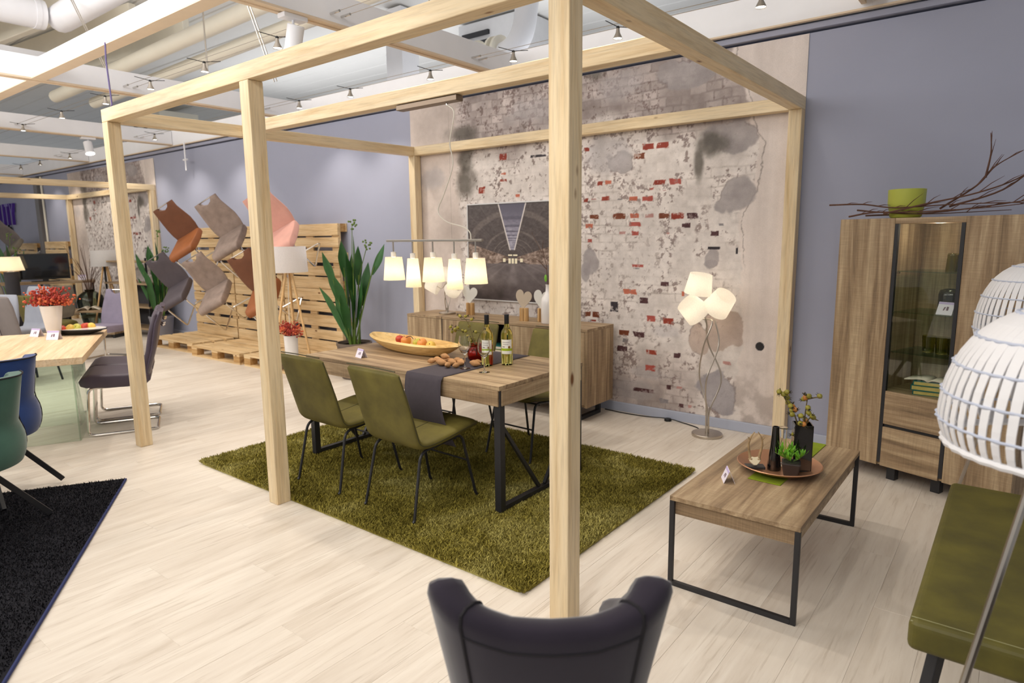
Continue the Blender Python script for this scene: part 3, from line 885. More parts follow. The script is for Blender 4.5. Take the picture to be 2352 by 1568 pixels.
t = thing('wall_hook', 'small white cable hanger near the wall top', 'hook', (-8.85, WY - 0.12, 2.94))
MB().tube([(0, 0, 0.1), (0, 0, -0.32)], 0.012, 8).build('rod', M['white'], t)
MB().tube([(-0.06, 0, -0.16), (0.06, 0, -0.16)], 0.014, 8).build('cross_piece', M['white'], t)
tag(MB().tube([(-4.30, 0.198, 3.05), (-4.22, 0.16, 2.9), (-4.02, 0.09, 2.55), (-3.965, 0.05, 2.497)], 0.006, 6).build('power_cable', plain('violet_cable', srgb(96, 84, 130), 0.5)), 'violet grey power cable dropping to the left frame corner', 'cable')

# ------------------------------------------------------------------ timber frames
W = 0.09
def frame(label, group, xa, xb, xc, yd, H, loc, mid=True, HA=None):
    """posts A, B, C on the front line, D and E at the wall; xc is the right front corner"""
    t = thing('timber_frame', label, 'timber frame', loc, 0, group)
    HA = HA or H
    def post(x, y, h, nm='post'):
        MB().box(x - W, x, y, y + W, 0, h).build(nm, M['pine_z'], t, bevel=0.004)
    for x in [xa] + ([xb] if xb is not None else []) + [xc]:
        f = (x - xa)/(xc - xa)
        post(x, 0, HA + (H - HA)*f if x != xc else H + W)
    post(xc, yd, H); post(xa, yd, H)
    def bar(p, q, mat):
        MB().bar(p, q, W, W).build('beam', mat, t, bevel=0.004)
    h = W/2
    bar((xa - W, h, HA + h), (xc - W, h, H + h - 0.0), M['pine'])
    bar((xc - h, 0 + W, H + h), (xc - h, yd + W, H + h), M['pine_y'])
    bar((xa - h, W, HA + h), (xa - h, yd + W, H + h), M['pine_y'])
    bar((xa, yd + h, H + h), (xc - W, yd + h, H + h), M['pine'])
    if mid:
        bar((xa, 1.03 + h, H + h), (xc - W, 1.03 + h, H + h), M['pine'])
    return t
near_frame = frame('near pine timber frame standing around the green dining set', 'pine timber frames', -3.905, -2.058, 0.0, 2.985, 2.435, (0, 0, 0), True, 2.41)
far_frame = frame('distant pine timber frame in front of the far brick mural', 'pine timber frames', 0.0, None, 3.66, 2.985, 2.40, (-13.83, 0, 0), False)
# ------------------------------------------------------------------ green shag rug
RX0, RX1, RY0, RY1, RT = -3.19, -0.28, 0.08, 2.0, 0.028
rug = thing('shag_rug', 'olive green shag rug under the green dining set', 'rug', ((RX0 + RX1)/2, (RY0 + RY1)/2, 0))
def rug_material(name, a, b_, c):
    m, nt, b = nodes_of(name)
    b.inputs['Roughness'].default_value = 0.85
    b.inputs['Specular IOR Level'].default_value = 0.15
    v = coords(nt, (1, 1, 1))
    n1 = noise(nt, v, 2.2, 4, 0.6, 0.8)
    ge = nt.nodes.new('ShaderNodeNewGeometry'); n2 = ge.outputs['Random Per Island']
    col = ramp(nt, n1, [(0.32, a), (0.5, b_), (0.7, c)])
    g = ramp(nt, n2, [(0.0, (0.55, 0.53, 0.45, 1)), (0.6, (1.0, 1.0, 1.0, 1)), (1.0, (1.5, 1.48, 1.35, 1))])
    nt.links.new(mix_rgb(nt, 1.0, col, g, 'MULTIPLY'), b.inputs['Base Color'])
    return m
M['rug'] = rug_material('green_pile', srgb(116, 106, 42), srgb(146, 136, 66), srgb(180, 172, 108))
M['rugblack'] = rug_material('black_pile', srgb(22, 22, 28), srgb(28, 28, 34), srgb(36, 36, 42))
def rounded_rect(hw, hh, r, n=6):
    pts = []
    for cx, cy, a0 in ((hw - r, hh - r, 0), (-hw + r, hh - r, 90), (-hw + r, -hh + r, 180), (hw - r, -hh + r, 270)):
        for i in range(n + 1):
            a = R(a0 + 90*i/n)
            pts.append((cx + r*math.cos(a), cy + r*math.sin(a)))
    return pts
hw, hh = (RX1 - RX0)/2, (RY1 - RY0)/2
MB().prism(rounded_rect(hw - 0.012, hh - 0.012, 0.05), 0.001, 0.012).build('rug_base', M['rug'], rug)
def pile(hw, hh, count, hgt, wid, lean, seed, mat, parent, z0=0.010, shape=None):
    """tufts of pile: one bent blade each, joined as one part"""
    r = np.random.default_rng(seed)
    x = r.uniform(-hw, hw, count); y = r.uniform(-hh, hh, count)
    if shape is not None:
        k = shape(x, y); x, y = x[k], y[k]; count = len(x)
    a = r.uniform(0, 2*PI, count)
    sx = np.sin(x*7.3)*np.cos(y*6.1) + np.sin(x*3.1 + y*4.7)
    la = sx*2.2 + r.normal(0, 2.2, count); L = lean*r.uniform(0.3, 1.3, count); H = hgt*r.uniform(0.65, 1.2, count)
    wx, wy = np.cos(a)*wid/2, np.sin(a)*wid/2
    lx, ly = np.cos(la)*L, np.sin(la)*L
    V = np.empty((count, 5, 3))
    V[:, 0] = np.stack([x - wx, y - wy, np.full(count, z0)], -1); V[:, 1] = np.stack([x + wx, y + wy, np.full(count, z0)], -1)
    V[:, 2] = np.stack([x + wx + lx*0.35, y + wy + ly*0.35, z0 + H*0.6], -1); V[:, 3] = np.stack([x - wx + lx*0.35, y - wy + ly*0.35, z0 + H*0.6], -1)
    V[:, 4] = np.stack([x + lx, y + ly, z0 + H], -1)
    b0 = (np.arange(count)*5)[:, None]
    quads = (b0 + np.array([0, 1, 2, 3])).ravel(); tris = (b0 + np.array([3, 2, 4])).ravel()
    me = bpy.data.meshes.new('pile')
    me.vertices.add(count*5); me.vertices.foreach_set('co', V.ravel().astype(np.float32))
    li = np.concatenate([quads, tris]).astype(np.int32)
    me.loops.add(len(li)); me.loops.foreach_set('vertex_index', li)
    ls = np.concatenate([np.arange(count)*4, count*4 + np.arange(count)*3]).astype(np.int32)
    me.polygons.add(2*count); me.polygons.foreach_set('loop_start', ls)
    me.update(calc_edges=True)
    me.materials.append(mat)
    o = bpy.data.objects.new('pile', me); COL.objects.link(o); o.parent = parent; o['kind'] = 'stuff'
    return o
pile(hw - 0.006, hh - 0.006, 190000, 0.024, 0.006, 0.018, 3, M['rug'], rug)

# ------------------------------------------------------------------ dining table
TX0, TX1, TY0, TY1, TH = -2.645, -0.874, 0.652, 1.512, 0.76
t = thing('dining_table', 'grey oak dining table with black braced metal legs on the green rug', 'table', ((TX0 + TX1)/2, (TY0 + TY1)/2, 0))
a, b = (TX1 - TX0)/2, (TY1 - TY0)/2
MB().box(-a, a, -b, b, TH - 0.026, TH).build('tabletop', M['oak_x'], t, bevel=0.002)
for s in (-1, 1):
    MB().box(-a + 0.008, a - 0.008, s*b - s*0.008 - 0.011, s*b - s*0.008 + 0.011, TH - 0.115, TH - 0.0265).build('apron', M['oak_x'], t, bevel=0.002)
    MB().box(s*a - s*0.008 - 0.011, s*a - s*0.008 + 0.011, -b + 0.02, b - 0.02, TH - 0.115, TH - 0.0265).build('end_apron', M['oak_y'], t, bevel=0.002)
z0 = 0.03
for s in (-1, 1):
    x = s*(a - 0.024)
    for q in (-1, 1):
        MB().box(x - 0.022, x + 0.022, q*(b - 0.006) - (0.044 if q > 0 else 0), q*(b - 0.006) + (0 if q > 0 else 0.044), z0, TH - 0.0268).build('leg', M['black'], t, bevel=0.002)
        MB().bar((x, q*(b - 0.05), TH - 0.24), (x, q*0.03, z0 + 0.03), 0.02, 0.02).build('brace', M['black'], t)
    MB().box(x - 0.018, x + 0.018, -b + 0.05, b - 0.05, z0, z0 + 0.028).build('foot_rail', M['black'], t, bevel=0.002)

# ------------------------------------------------------------------ green dining chairs
def green_chair():
    t = thing('dining_chair', 'x', 'chair', (0, 0, 0), 0, 'green leather dining chairs')
    prof = [(0.25, 0.475), (0.20, 0.478), (0.08, 0.462), (-0.06, 0.444), (-0.16, 0.440), (-0.208, 0.462), (-0.232, 0.52), (-0.262, 0.62), (-0.30, 0.74), (-0.338, 0.858)]
    wd = [0.42, 0.44, 0.45, 0.45, 0.445, 0.44, 0.44, 0.445, 0.445, 0.435]
    th = [0.045, 0.055, 0.062, 0.062, 0.058, 0.052, 0.048, 0.044, 0.04, 0.036]
    P = smooth_path([(0, y, z) for y, z in prof], 3)
    n = len(P); f = [i/(n - 1)*(len(prof) - 1) for i in range(n)]
    MB().shell([(p.y, p.z) for p in P], list(np.interp(f, range(len(prof)), wd)), list(np.interp(f, range(len(prof)), th)), 24).build('seat_shell', M['olive'], t, smooth=True, ang=70)
    # dark piping round the edge of the shell, and the seam down the middle of the seat
    for s in (-1, 1):
        MB().tube([(s*(np.interp(k, range(len(prof)), wd)/2 - 0.002), p.y, p.z) for k, p in zip(f, P)], 0.0035, 6).build('piping', M['olive_dark'], t, smooth=True)
    MB().tube([(-0.205, -0.353, 0.885), (0, -0.354, 0.888), (0.205, -0.353, 0.885)], 0.0035, 6).build('piping', M['olive_dark'], t, smooth=True)
    seam = [(0, p.y, p.z) for p in P if p.y > -0.15]
    MB().tube([(0, y, z + 0.0305) for _, y, z in seam], 0.003, 6).build('seam', M['olive_dark'], t, smooth=True)
    for s in (-1, 1):
        x = s*0.205
        MB().tube(rounded([(x*1.03, -0.272, 0.03), (x*1.03, -0.262, 0.04), (x*0.93, -0.185, 0.40), (x*0.86, 0.15, 0.428), (x*0.98, 0.235, 0.05), (x*0.98, 0.247, 0.03)], 0.05, 6), 0.0085, 8).build('leg_loop', M['black'], t, smooth=True)
    MB().tube([(-0.185, 0.196, 0.255), (0.185, 0.196, 0.255)], 0.006, 8).build('stretcher', M['black'], t, smooth=True)
    for s in (-0.1, 0.1):
        MB().tube([(-0.18, s, 0.412), (0.18, s, 0.412)], 0.006, 6).build('seat_rail', M['black'], t, smooth=True)
    return t
gc = green_chair()
gc.location = (-2.055, 0.553, 0); gc['label'] = 'green leather dining chair by the middle post, far end of the near side'
dup(gc, 'green leather dining chair beside the hanging end of the table runner', (-1.378, 0.545, 0), R(-2))
dup(gc, 'green leather dining chair behind the two wine bottles', (-2.19, 1.665, 0), R(180))
dup(gc, 'green leather dining chair half hidden behind the front timber post', (-1.42, 1.655, 0), R(178))

# ------------------------------------------------------------------ runner and things on the dining table
t = thing('table_runner', 'dark slate linen runner hanging over the near table edge', 'table runner', (-1.445, 1.08, TH))
def runner_fn(u, v):
    L0, L1 = 0.40, 0.86
    s = v*(L0 + L1 + 0.13)
    x = (u - 0.5)*0.305
    wav = 0.004*math.sin(u*9 + v*5)
    if s < L0: y, z = -0.438 - 0.004 + wav*0.5 - 0.045*math.sin(PI*min(1, (L0 - s)/L0))*0.8, -(L0 - s)
    elif s < L0 + L1: y, z = -0.434 + (s - L0), 0.0025
    else: y, z = -0.434 + L1 + 0.006, -(s - L0 - L1)
    if s < L0: x += 0.10*((L0 - s)/L0)**1.6
    return (x, y, z)
MB().grid(runner_fn, 9, 70).build('cloth', M['runner'], t, smooth=True, solid=0.002)
TZ = TH + 0.0
def price_card(label, x, y, z, rz, wdt=0.085, hgt=0.06):
    t = thing('price_card', label, 'price card', (x, y, z), rz)
    d = hgt*0.42
    MB().box(-wdt/2, wdt/2, -0.0006, 0.0006, 0, hgt*1.05, Matrix.Translation((0, -d, 0)) @ Matrix.Rotation(-0.4, 4, 'X')).build('front_leaf', M['card'], t)
    MB().box(-wdt/2, wdt/2, -0.0006, 0.0006, 0, hgt*1.05, Matrix.Translation((0, d, 0)) @ Matrix.Rotation(0.4, 4, 'X')).build('back_leaf', M['card'], t)
    Mf = Matrix.Translation((0, -d - 0.0009, 0)) @ Matrix.Rotation(-0.4, 4, 'X')
    MB().box(-wdt/2, wdt/2, -0.0004, 0, hgt*0.86, hgt*1.05, Mf).build('printed_band', M['card_band'], t)
    MB().prism([(-0.012, hgt*0.34), (-0.004, hgt*0.36), (0.002, hgt*0.66), (-0.008, hgt*0.62)], -0.0006, 0, 'y', Mf).build('printed_mark', M['card_mark'], t)
    MB().box(0.006, 0.018, -0.0004, 0, hgt*0.36, hgt*0.68, Mf).build('printed_mark', M['card_mark'], t)
    return t
price_card('folded white price card on the dining table near the dough bowl', -2.215, 0.80, TZ + 0.001, R(-12))
# dough bowl
t = thing('dough_bowl', 'long shallow carved wooden dough bowl of fruit', 'bowl', (-2.08, 1.155, TZ), R(-6))
def bowl_fn(off):
    def fn(u, v):
        a = 2*PI*u
        k = 0.42 + 0.58*v
        x = math.copysign(abs(math.cos(a))**0.85, math.cos(a))*(0.505 - off)*(0.55 + 0.45*v)
        y = math.copysign(abs(math.sin(a))**1.25, math.sin(a))*(0.15 - off)*(0.5 + 0.5*v)
        z = off*0.9 + (0.074 - off*0.3)*v**1.5 + 0.016*(abs(x)/0.5)**3*v
        return (x, y, z + 0.002)
    return fn
nb_ = MB(); nu, nv = 40, 8
nb_.grid(bowl_fn(0.0), nu, nv, True); nb_.grid(bowl_fn(0.02), nu, nv, True)
k = nu*nv
nb_.f += [((nv - 1)*nu + i, (nv - 1)*nu + (i + 1) % nu, k + (nv - 1)*nu + (i + 1) % nu, k + (nv - 1)*nu + i) for i in range(nu)]
nb_.f += [tuple(range(nu)), tuple(k + i for i in range(nu))]
nb_.build('bowl_body', M['bowl'], t, smooth=True, ang=60)
def fruit(label, x, y, z, r, mat, tilt=0.3, group='apples in the dough bowl'):
    t = thing('apple', label, 'apple', (x, y, z), random.uniform(0, 6), group)
    t.rotation_euler[0] = tilt
    prof = [(0.0005, -0.72), (0.35, -0.86), (0.72, -0.62), (0.97, -0.1), (0.98, 0.28), (0.76, 0.68), (0.42, 0.84), (0.16, 0.76), (0.0005, 0.62)]
    MB().lathe([(p*r, q*r) for p, q in prof], 16).build('flesh', M[mat], t, smooth=True, ang=180)
    MB().tube([(0, 0, r*0.6), (0.15*r, 0, r*1.05)], 0.0018, 6).build('stalk', M['twig'], t)
    return t
fz = TZ + 0.072
fruit('red apple at the left end of the dough bowl', -2.245, 1.185, fz, 0.034, 'apple_r')
fruit('orange apple next to the red one in the dough bowl', -2.145, 1.155, fz + 0.004, 0.039, 'apple_o', -0.4)
fruit('orange and yellow apple in the middle of the dough bowl', -1.965, 1.14, fz + 0.002, 0.037, 'apple_o', 0.6)
fruit('yellow apple lying right of the others in the dough bowl', -1.86, 1.12, fz - 0.004, 0.036, 'apple_y', 0.9)
fruit('green yellow apple half hidden behind the dough bowl rim', -2.055, 1.18, fz - 0.006, 0.034, 'apple_g', 0.5)
t = thing('dried_twig', 'small dried brown twig among the apples', 'twig', (-2.09, 1.135, fz + 0.03))
MB().tube(smooth_path([(-0.04, 0, 0), (0, 0.01, 0.012), (0.05, -0.01, 0)]), 0.003, 6).build('stem', M['twig'], t, smooth=True)
# nuts
def nut(x, y, z, s, rz):
    t = thing('nut', 'brown husked nut in the pile on the dark table runner', 'nut', (x, y, z), rz, 'brown nuts on the table runner')
    t.rotation_euler = (random.uniform(-0.2, 0.2), random.uniform(-0.25, 0.25), rz)
    r = 0.021*s
    prof = [(0.0005, -1.75), (0.35, -1.5), (0.85, -0.7), (1.0, 0.0), (0.82, 0.75), (0.4, 1.35), (0.12, 1.75), (0.05, 2.0)]
    MB().lathe([(p*r, q*r) for p, q in prof], 12, M=Matrix.Rotation(PI/2, 4, 'Y')).build('husk', M['nut'], t, smooth=True, ang=180)
    return t
for x, y, dz, s, rz in ((-1.635, 0.90, 0, 1.0, 0.4), (-1.64, 0.955, 0, 1.05, 0.1), (-1.575, 0.915, 0, 1.15, 0.0), (-1.53, 0.885, 0, 1.2, 0.2), (-1.49, 0.935, 0.0, 1.2, -0.1), (-1.555, 0.965, 0.0, 1.0, 0.6), (-1.455, 0.86, 0, 1.0, 1.9),
                        (-1.41, 0.89, 0, 0.9, 1.3), (-1.43, 0.955, 0, 1.25, -0.3), (-1.34, 0.985, 0, 1.15, 0.3), (-1.36, 1.035, 0, 1.0, 0.1), (-1.50, 1.0, 0, 1.1, 0.2), (-1.545, 0.93, 0.035, 1.0, 0.3)):
    nut(x, y, TZ + 0.0045 + 0.019*s + dz, s*0.9, rz)
# wine bottles
def bottle(label, x, y, z):
    t = thing('wine_bottle', label, 'bottle', (x, y, z), R(38), 'white wine bottles on the dining table')
    prof = [(0.0005, 0.012), (0.022, 0.008), (0.033, 0.0), (0.0375, 0.004), (0.0378, 0.195), (0.034, 0.215), (0.022, 0.235), (0.0155, 0.252), (0.0142, 0.30)]
    MB().lathe(prof, 28).build('glass_body', M['wine'], t, smooth=True, ang=70)
    MB().lathe([(0.0148, 0.262), (0.0152, 0.263), (0.0155, 0.318), (0.0145, 0.322), (0.0005, 0.322)], 20, cap0=False).build('foil_cap', M['foil'], t, smooth=True)
    def arcpatch(z0, z1, a0, a1, r):
        return MB().grid(lambda u, v: (r*math.sin(R(a0 + (a1 - a0)*u)), -r*math.cos(R(a0 + (a1 - a0)*u)), z0 + (z1 - z0)*v), 14, 2)
    arcpatch(0.073, 0.165, -62, 50, 0.0384).build('label_paper', M['label_white'], t, smooth=True)
    arcpatch(0.093, 0.109, -62, 50, 0.0387).build('label_band', M['label_green'], t, smooth=True)
    for q, (a0, a1) in enumerate(((-44, 26), (-38, 14), (-46, -20))):
        arcpatch((0.146, 0.133, 0.116)[q], (0.1485, 0.1355, 0.121)[q], a0, a1, 0.0387).build('label_line', M['card_mark'], t, smooth=True)
    MB().lathe([(0.0005, 0), (0.008, 0), (0.008, 0.0008), (0.0005, 0.0008)], 12, c=(0.0384*math.sin(R(22)), -0.0384*math.cos(R(22)), 0.117), M=Matrix.Rotation(R(22), 4, 'Z') @ Matrix.Rotation(PI/2, 4, 'X')).build('gold_seal', M['gold'], t)
    return t
bottle('white wine bottle standing partly behind the right wine glass', -1.305, 1.065, TZ + 0.005)
bottle('white wine bottle standing on bare wood beside the runner', -1.232, 1.175, TZ + 0.001)
def wine_glass(label, x, y, z):
    t = thing('wine_glass', label, 'wine glass', (x, y, z), 0, 'empty wine glasses')
    MB().lathe([(0.0005, 0.0), (0.033, 0.0), (0.0335, 0.0015), (0.012, 0.005), (0.0038, 0.012), (0.0034, 0.082), (0.006, 0.09), (0.022, 0.102), (0.036, 0.128), (0.039, 0.15), (0.0365, 0.175), (0.031, 0.205),
                (0.0298, 0.205), (0.0352, 0.175), (0.0377, 0.15), (0.0346, 0.129), (0.021, 0.1045), (0.0005, 0.0965)], 28).build('bowl_and_stem', M['clear'], t, smooth=True, ang=70)
    return t
wine_glass('empty wine glass standing on the dark runner by the nuts', -1.352, 0.905, TZ + 0.005)
wine_glass('empty wine glass standing on bare wood, nearest the camera', -1.19, 0.90, TZ + 0.001)
# red glass vase with rose hips
t = thing('red_vase', 'squat red bubbled glass vase behind the wine glasses', 'vase', (-1.455, 1.135, TZ + 0.005))
MB().lathe([(0.0005, 0.0), (0.04, 0.0), (0.058, 0.02), (0.062, 0.05), (0.052, 0.08), (0.036, 0.092), (0.036, 0.112), (0.041, 0.116), (0.038, 0.116), (0.033, 0.11), (0.033, 0.092), (0.048, 0.078), (0.057, 0.05), (0.053, 0.022), (0.038, 0.006), (0.0005, 0.005)], 26).build('glass_body', M['redglass'], t, smooth=True, ang=70)
def hip_branch(name, label, loc, stems, group=None, seed=1, mats=('hip', 'hip', 'hip_o'), size=0.013):
    """stems: list of (points, hip count); hips hang near each stem"""
    rnd = random.Random(seed)
    t = thing(name, label, 'branch', loc, 0, group)
    for pts, n in stems:
        P = smooth_path(pts, 5)
        MB().tube(P, [0.004*(1 - 0.6*i/len(P)) for i in range(len(P))], 6).build('stalk', M['stalk'], t, smooth=True)
        for k in range(n):
            p = P[int((0.35 + 0.65*k/max(n - 1, 1))*(len(P) - 1))]
            d = Vector((rnd.uniform(-1, 1), rnd.uniform(-1, 1), rnd.uniform(-0.6, 0.6))).normalized()
            c = p + d*rnd.uniform(0.02, 0.038)
            Mq = d.to_track_quat('Z', 'Y').to_matrix().to_4x4()
            h = MB().lathe([(0.0005, -size*1.1), (size*0.75, -size*0.6), (size, 0), (size*0.75, size*0.7), (size*0.35, size*1.1), (0.0005, size*1.15)], 10, c=c, M=Mq).build('rose_hip', M[rnd.choice(mats)], t, smooth=True, ang=180)
            sb = MB()
            for q in range(5):
                a = 2*PI*q/5
                e = Mq @ Vector((math.cos(a)*0.009, math.sin(a)*0.009, size*2.1))
                sb.tube([c + d*size*1.05, c + e], [0.0022, 0.0008], 4)
            sb.tube([p, c - d*size], 0.0011, 4)
            sb.build('sepal', M['sepal'], h)
    return t
hip_branch('rose_hip_branch', 'green rose hip branch leaning from the red glass vase', (-1.455, 1.135, TZ + 0.11),
           [([(0, 0, -0.07), (0.0, 0, 0.0), (-0.09, -0.01, 0.08), (-0.22, -0.03, 0.09)], 11), ([(0, 0, -0.07), (-0.02, 0, 0.02), (-0.10, 0.03, 0.14), (-0.17, 0.02, 0.19)], 8), ([(0, 0, -0.07), (0.0, 0.01, 0.02), (0.02, 0.02, 0.08)], 3)], seed=4, mats=('hip',), size=0.011)

# ------------------------------------------------------------------ pendant lamp over the table
PY = 1.075
M['canopy'] = plain('bronze_canopy', srgb(128, 112, 96), 0.4, 0.7)
t = thing('pendant_lamp', 'five-shade pendant lamp hanging from the middle beam', 'pendant lamp', (-1.77, PY, 0))
MB().box(-0.27, 0.27, -0.032, 0.032, 2.398, 2.431).build('ceiling_box', M['canopy'], t, bevel=0.003)
MB().tube([(0.16, 0, 2.398), (0.16, 0, 2.385)], 0.006, 8).build('cable_gland', M['chrome'], t)
MB().tube(smooth_path([(0.16, 0, 2.39), (0.22, 0, 2.33), (0.17, 0.01, 2.16), (0.19, 0.01, 2.02), (0.12, 0, 1.85), (0.06, 0, 1.74), (0.13, 0, 1.67), (0.27, 0, 1.635), (0.33, 0, 1.60), (0.34, 0, 1.556)], 7), 0.0038, 7).build('clear_cable', M['cord'], t, smooth=True)
MB().tube([(0.16, 0.012, 2.39), (0.165, 0.012, 1.56)], 0.0008, 4).build('steel_wire', M['steel'], t)
MB().bar((-0.445, 0, 1.549), (0.435, 0, 1.549), 0.02, 0.015).build('lamp_bar', M['steel'], t, bevel=0.002)
for i in range(5):
    x = -0.385 + 0.1925*i*1.0 - (0.01 if i == 4 else 0)
    wide = i % 2 == 0
    zt = 1.438 if wide else 1.43
    MB().tube([(x, 0, 1.544), (x, 0, zt + 0.035)], 0.005, 8).build('drop_rod', M['steel'], t, smooth=True)
    MB().lathe([(0.018, zt + 0.002), (0.018, zt + 0.034), (0.006, zt + 0.036)], 14, c=(x, 0, 0)).build('lamp_holder', M['label_white'], t, smooth=True)
    ax0, ay0 = (0.059, 0.059) if wide else (0.037, 0.037)
    ax1, ay1 = (0.075, 0.075) if wide else (0.054, 0.054)
    hh_ = 0.16 if wide else 0.195
    def sh(u, v, x=x, ax0=ax0, ay0=ay0, ax1=ax1, ay1=ay1, zt=zt, hh_=hh_):
        a_ = 2*PI*u
        return (x + math.cos(a_)*(ax1 + (ax0 - ax1)*v), math.sin(a_)*(ay1 + (ay0 - ay1)*v), zt - hh_*(1 - v))
    MB().grid(sh, 36, 4, True).build('lamp_shade', M['shade_warm'], t, smooth=True)
    MB().lathe([(0.0005, zt - 0.10), (0.018, zt - 0.09), (0.022, zt - 0.07), (0.014, zt - 0.03), (0.012, zt)], 14, c=(x, 0, 0)).build('bulb', M['bulb_warm'], t, smooth=True)
    point_light((-1.77 + x, PY, zt - 0.10), 0.7, (1.0, 0.76, 0.46), 0.03)

# ------------------------------------------------------------------ sideboard and its display
SX0, SX1, SY0, SY1, SH = -3.62, -1.467, 2.537, 2.975, 0.805
t = thing('sideboard', 'grey oak sideboard against the brick mural', 'sideboard', ((SX0 + SX1)/2, SY0, 0))
L = (SX1 - SX0)/2; D = SY1 - SY0
MB().box(-L, -L + 0.485, 0.0, D, SH - 0.024, SH).build('top_left', M['oak_y'], t, bevel=0.0015)
MB().box(-L + 0.493, L, 0.0, D, SH - 0.024, SH).build('top_board', M['oak_x'], t, bevel=0.0015)
MB().box(L - 0.022, L, 0.0, D, 0.135, SH - 0.0245).build('side_panel', M['oak_z'], t, bevel=0.0015)
MB().box(-L, -L + 0.022, 0.0, D, 0.135, SH - 0.0245).build('side_panel', M['oak_z'], t, bevel=0.0015)
MB().box(-L + 0.0225, L - 0.0225, 0.02, D, 0.135, 0.157).build('bottom_board', M['oak_x'], t)
MB().box(-L + 0.0225, L - 0.0225, D - 0.012, D - 0.002, 0.1575, SH - 0.0245).build('back_panel', M['oak_x'], t)
for x0, x1 in ((0.0235, 0.483), (0.495, 0.94), (1.30, 1.70), (1.71, 2*L - 0.0235)):
    MB().box(-L + x0, -L + x1, -0.001, 0.018, 0.158, SH - 0.027).build('door', M['oak_z'], t, bevel=0.0015)
MB().box(-L + 0.944, -L + 1.296, 0.0, 0.018, 0.158, 0.45).build('drawer', M['oak_x'], t, bevel=0.0015)
MB().box(-L + 0.484, -L + 0.494, 0.004, D, 0.158, SH - 0.002).build('groove_strip', M['black'], t)
MB().box(-L + 0.944, -L + 1.296, 0.02, D - 0.015, 0.452, 0.47).build('niche_shelf', M['oak_x'], t)
for x in (0.93, 1.288):
    MB().box(-L + x + 0.012, -L + x + 0.02, 0.02, D - 0.015, 0.1575, SH - 0.0245).build('divider', M['black'], t)
MB().box(-L + 0.944, -L + 1.296, 0.01, 0.02, 0.44, 0.452).build('grip_strip', M['black'], t)
for s in (-1, 1):
    mb = MB(); x = s*(L - 0.12)
    for q in (0.05, D - 0.05):
        mb.box(x - 0.02, x + 0.02, q - 0.015, q + 0.015, 0.0305, 0.134)
    mb.box(x - 0.02, x + 0.02, 0.035, D - 0.035, 0, 0.03)
    mb.build('sledge_foot', M['black'], t)
for q in range(3):
    tb = thing('book', ['dark green book at the bottom of the sideboard niche stack', 'bright green book in the middle of the sideboard niche stack', 'grey green book on top of the sideboard niche stack'][q], 'book', (SX0 + 1.12, SY0 + 0.16, 0.471 + q*0.031), 0.05*q, 'books in the sideboard niche')
    MB().box(-0.14, 0.13, -0.09, 0.09, 0, 0.029).build('cover', [M['book_green'], M['feltgreen'], M['book_teal']][q], tb, bevel=0.002)
    MB().box(-0.135, 0.132, -0.092, 0.086, 0.004, 0.025).build('pages', M['paper'], tb)
def heart(label, x, y, mat, rz=0.0, s=1.0):
    t = thing('heart_ornament', label, 'ornament', (x, y, SH + 0.0005), rz, 'heart ornaments on the sideboard')
    pts = []
    for i in range(40):
        a = 2*PI*i/40
        hx = 16*math.sin(a)**3; hz = 13*math.cos(a) - 5*math.cos(2*a) - 2*math.cos(3*a) - math.cos(4*a)
        k = 1.0 if hx < 0 else 0.93
        pts.append((hx*0.0049*s, 0.205*s + (hz*(1.12 if hx < 0 else 0.9))*0.0062*s))
    MB().prism(pts, -0.004, 0.004, 'y').build('heart_plate', M[mat], t, bevel=0.001, seg=1)
    for sx in (-0.022, 0.022):
        MB().lathe([(0.024, 0), (0.025, 0.002), (0.024, 0.118), (0.02, 0.12)], 12, c=(sx, 0, 0), sx=0.9).build('log_half', M['log'], t, smooth=True)
    return t
heart('pale heart ornament on a log stand under the pendant lamp', -2.985, 2.80, 'heart_a', R(20))
heart('beige heart ornament on a log stand, second from the white bottle', -2.245, 2.705, 'heart_b', R(14))
heart('white heart ornament on a log stand next to the white bottle', -2.085, 2.765, 'heart_a', R(16))
t = thing('bottle_vase', 'white glazed bottle vase on the sideboard beside the post', 'vase', (-1.965, 2.69, SH + 0.0005))
MB().lathe([(0.0005, 0), (0.058, 0), (0.064, 0.006), (0.065, 0.19), (0.058, 0.225), (0.034, 0.26), (0.024, 0.285), (0.022, 0.335), (0.027, 0.345), (0.02, 0.345), (0.018, 0.3), (0.0005, 0.29)], 28).build('body', M['ceramic'], t, smooth=True, ang=60)
t = thing('twig_branch', 'bare budding twig with a green leaf in the white bottle', 'branch', (-1.965, 2.69, SH + 0.33))
for pts in ([(0, 0, -0.03), (-0.01, 0, 0.1), (-0.03, 0.0, 0.22), (-0.11, 0.0, 0.36), (-0.19, 0.02, 0.47)], [(-0.02, 0, 0.15), (-0.1, 0, 0.22), (-0.17, 0.01, 0.24)], [(-0.04, 0, 0.26), (-0.06, 0, 0.33), (-0.05, 0, 0.4)], [(0, 0, -0.03), (0.02, 0.01, 0.15), (0.03, 0, 0.35), (0.0, 0, 0.5)]):
    P = smooth_path(pts, 4)
    MB().tube(P, [0.004*(1 - 0.7*i/len(P)) for i in range(len(P))], 6).build('twig', M['twig'], t, smooth=True)
MB().ball((-0.02, -0.01, 0.07), 0.03, 8, (0.5, 0.12, 1.1)).build('leaf', M['leaf_bright'], t, smooth=True)

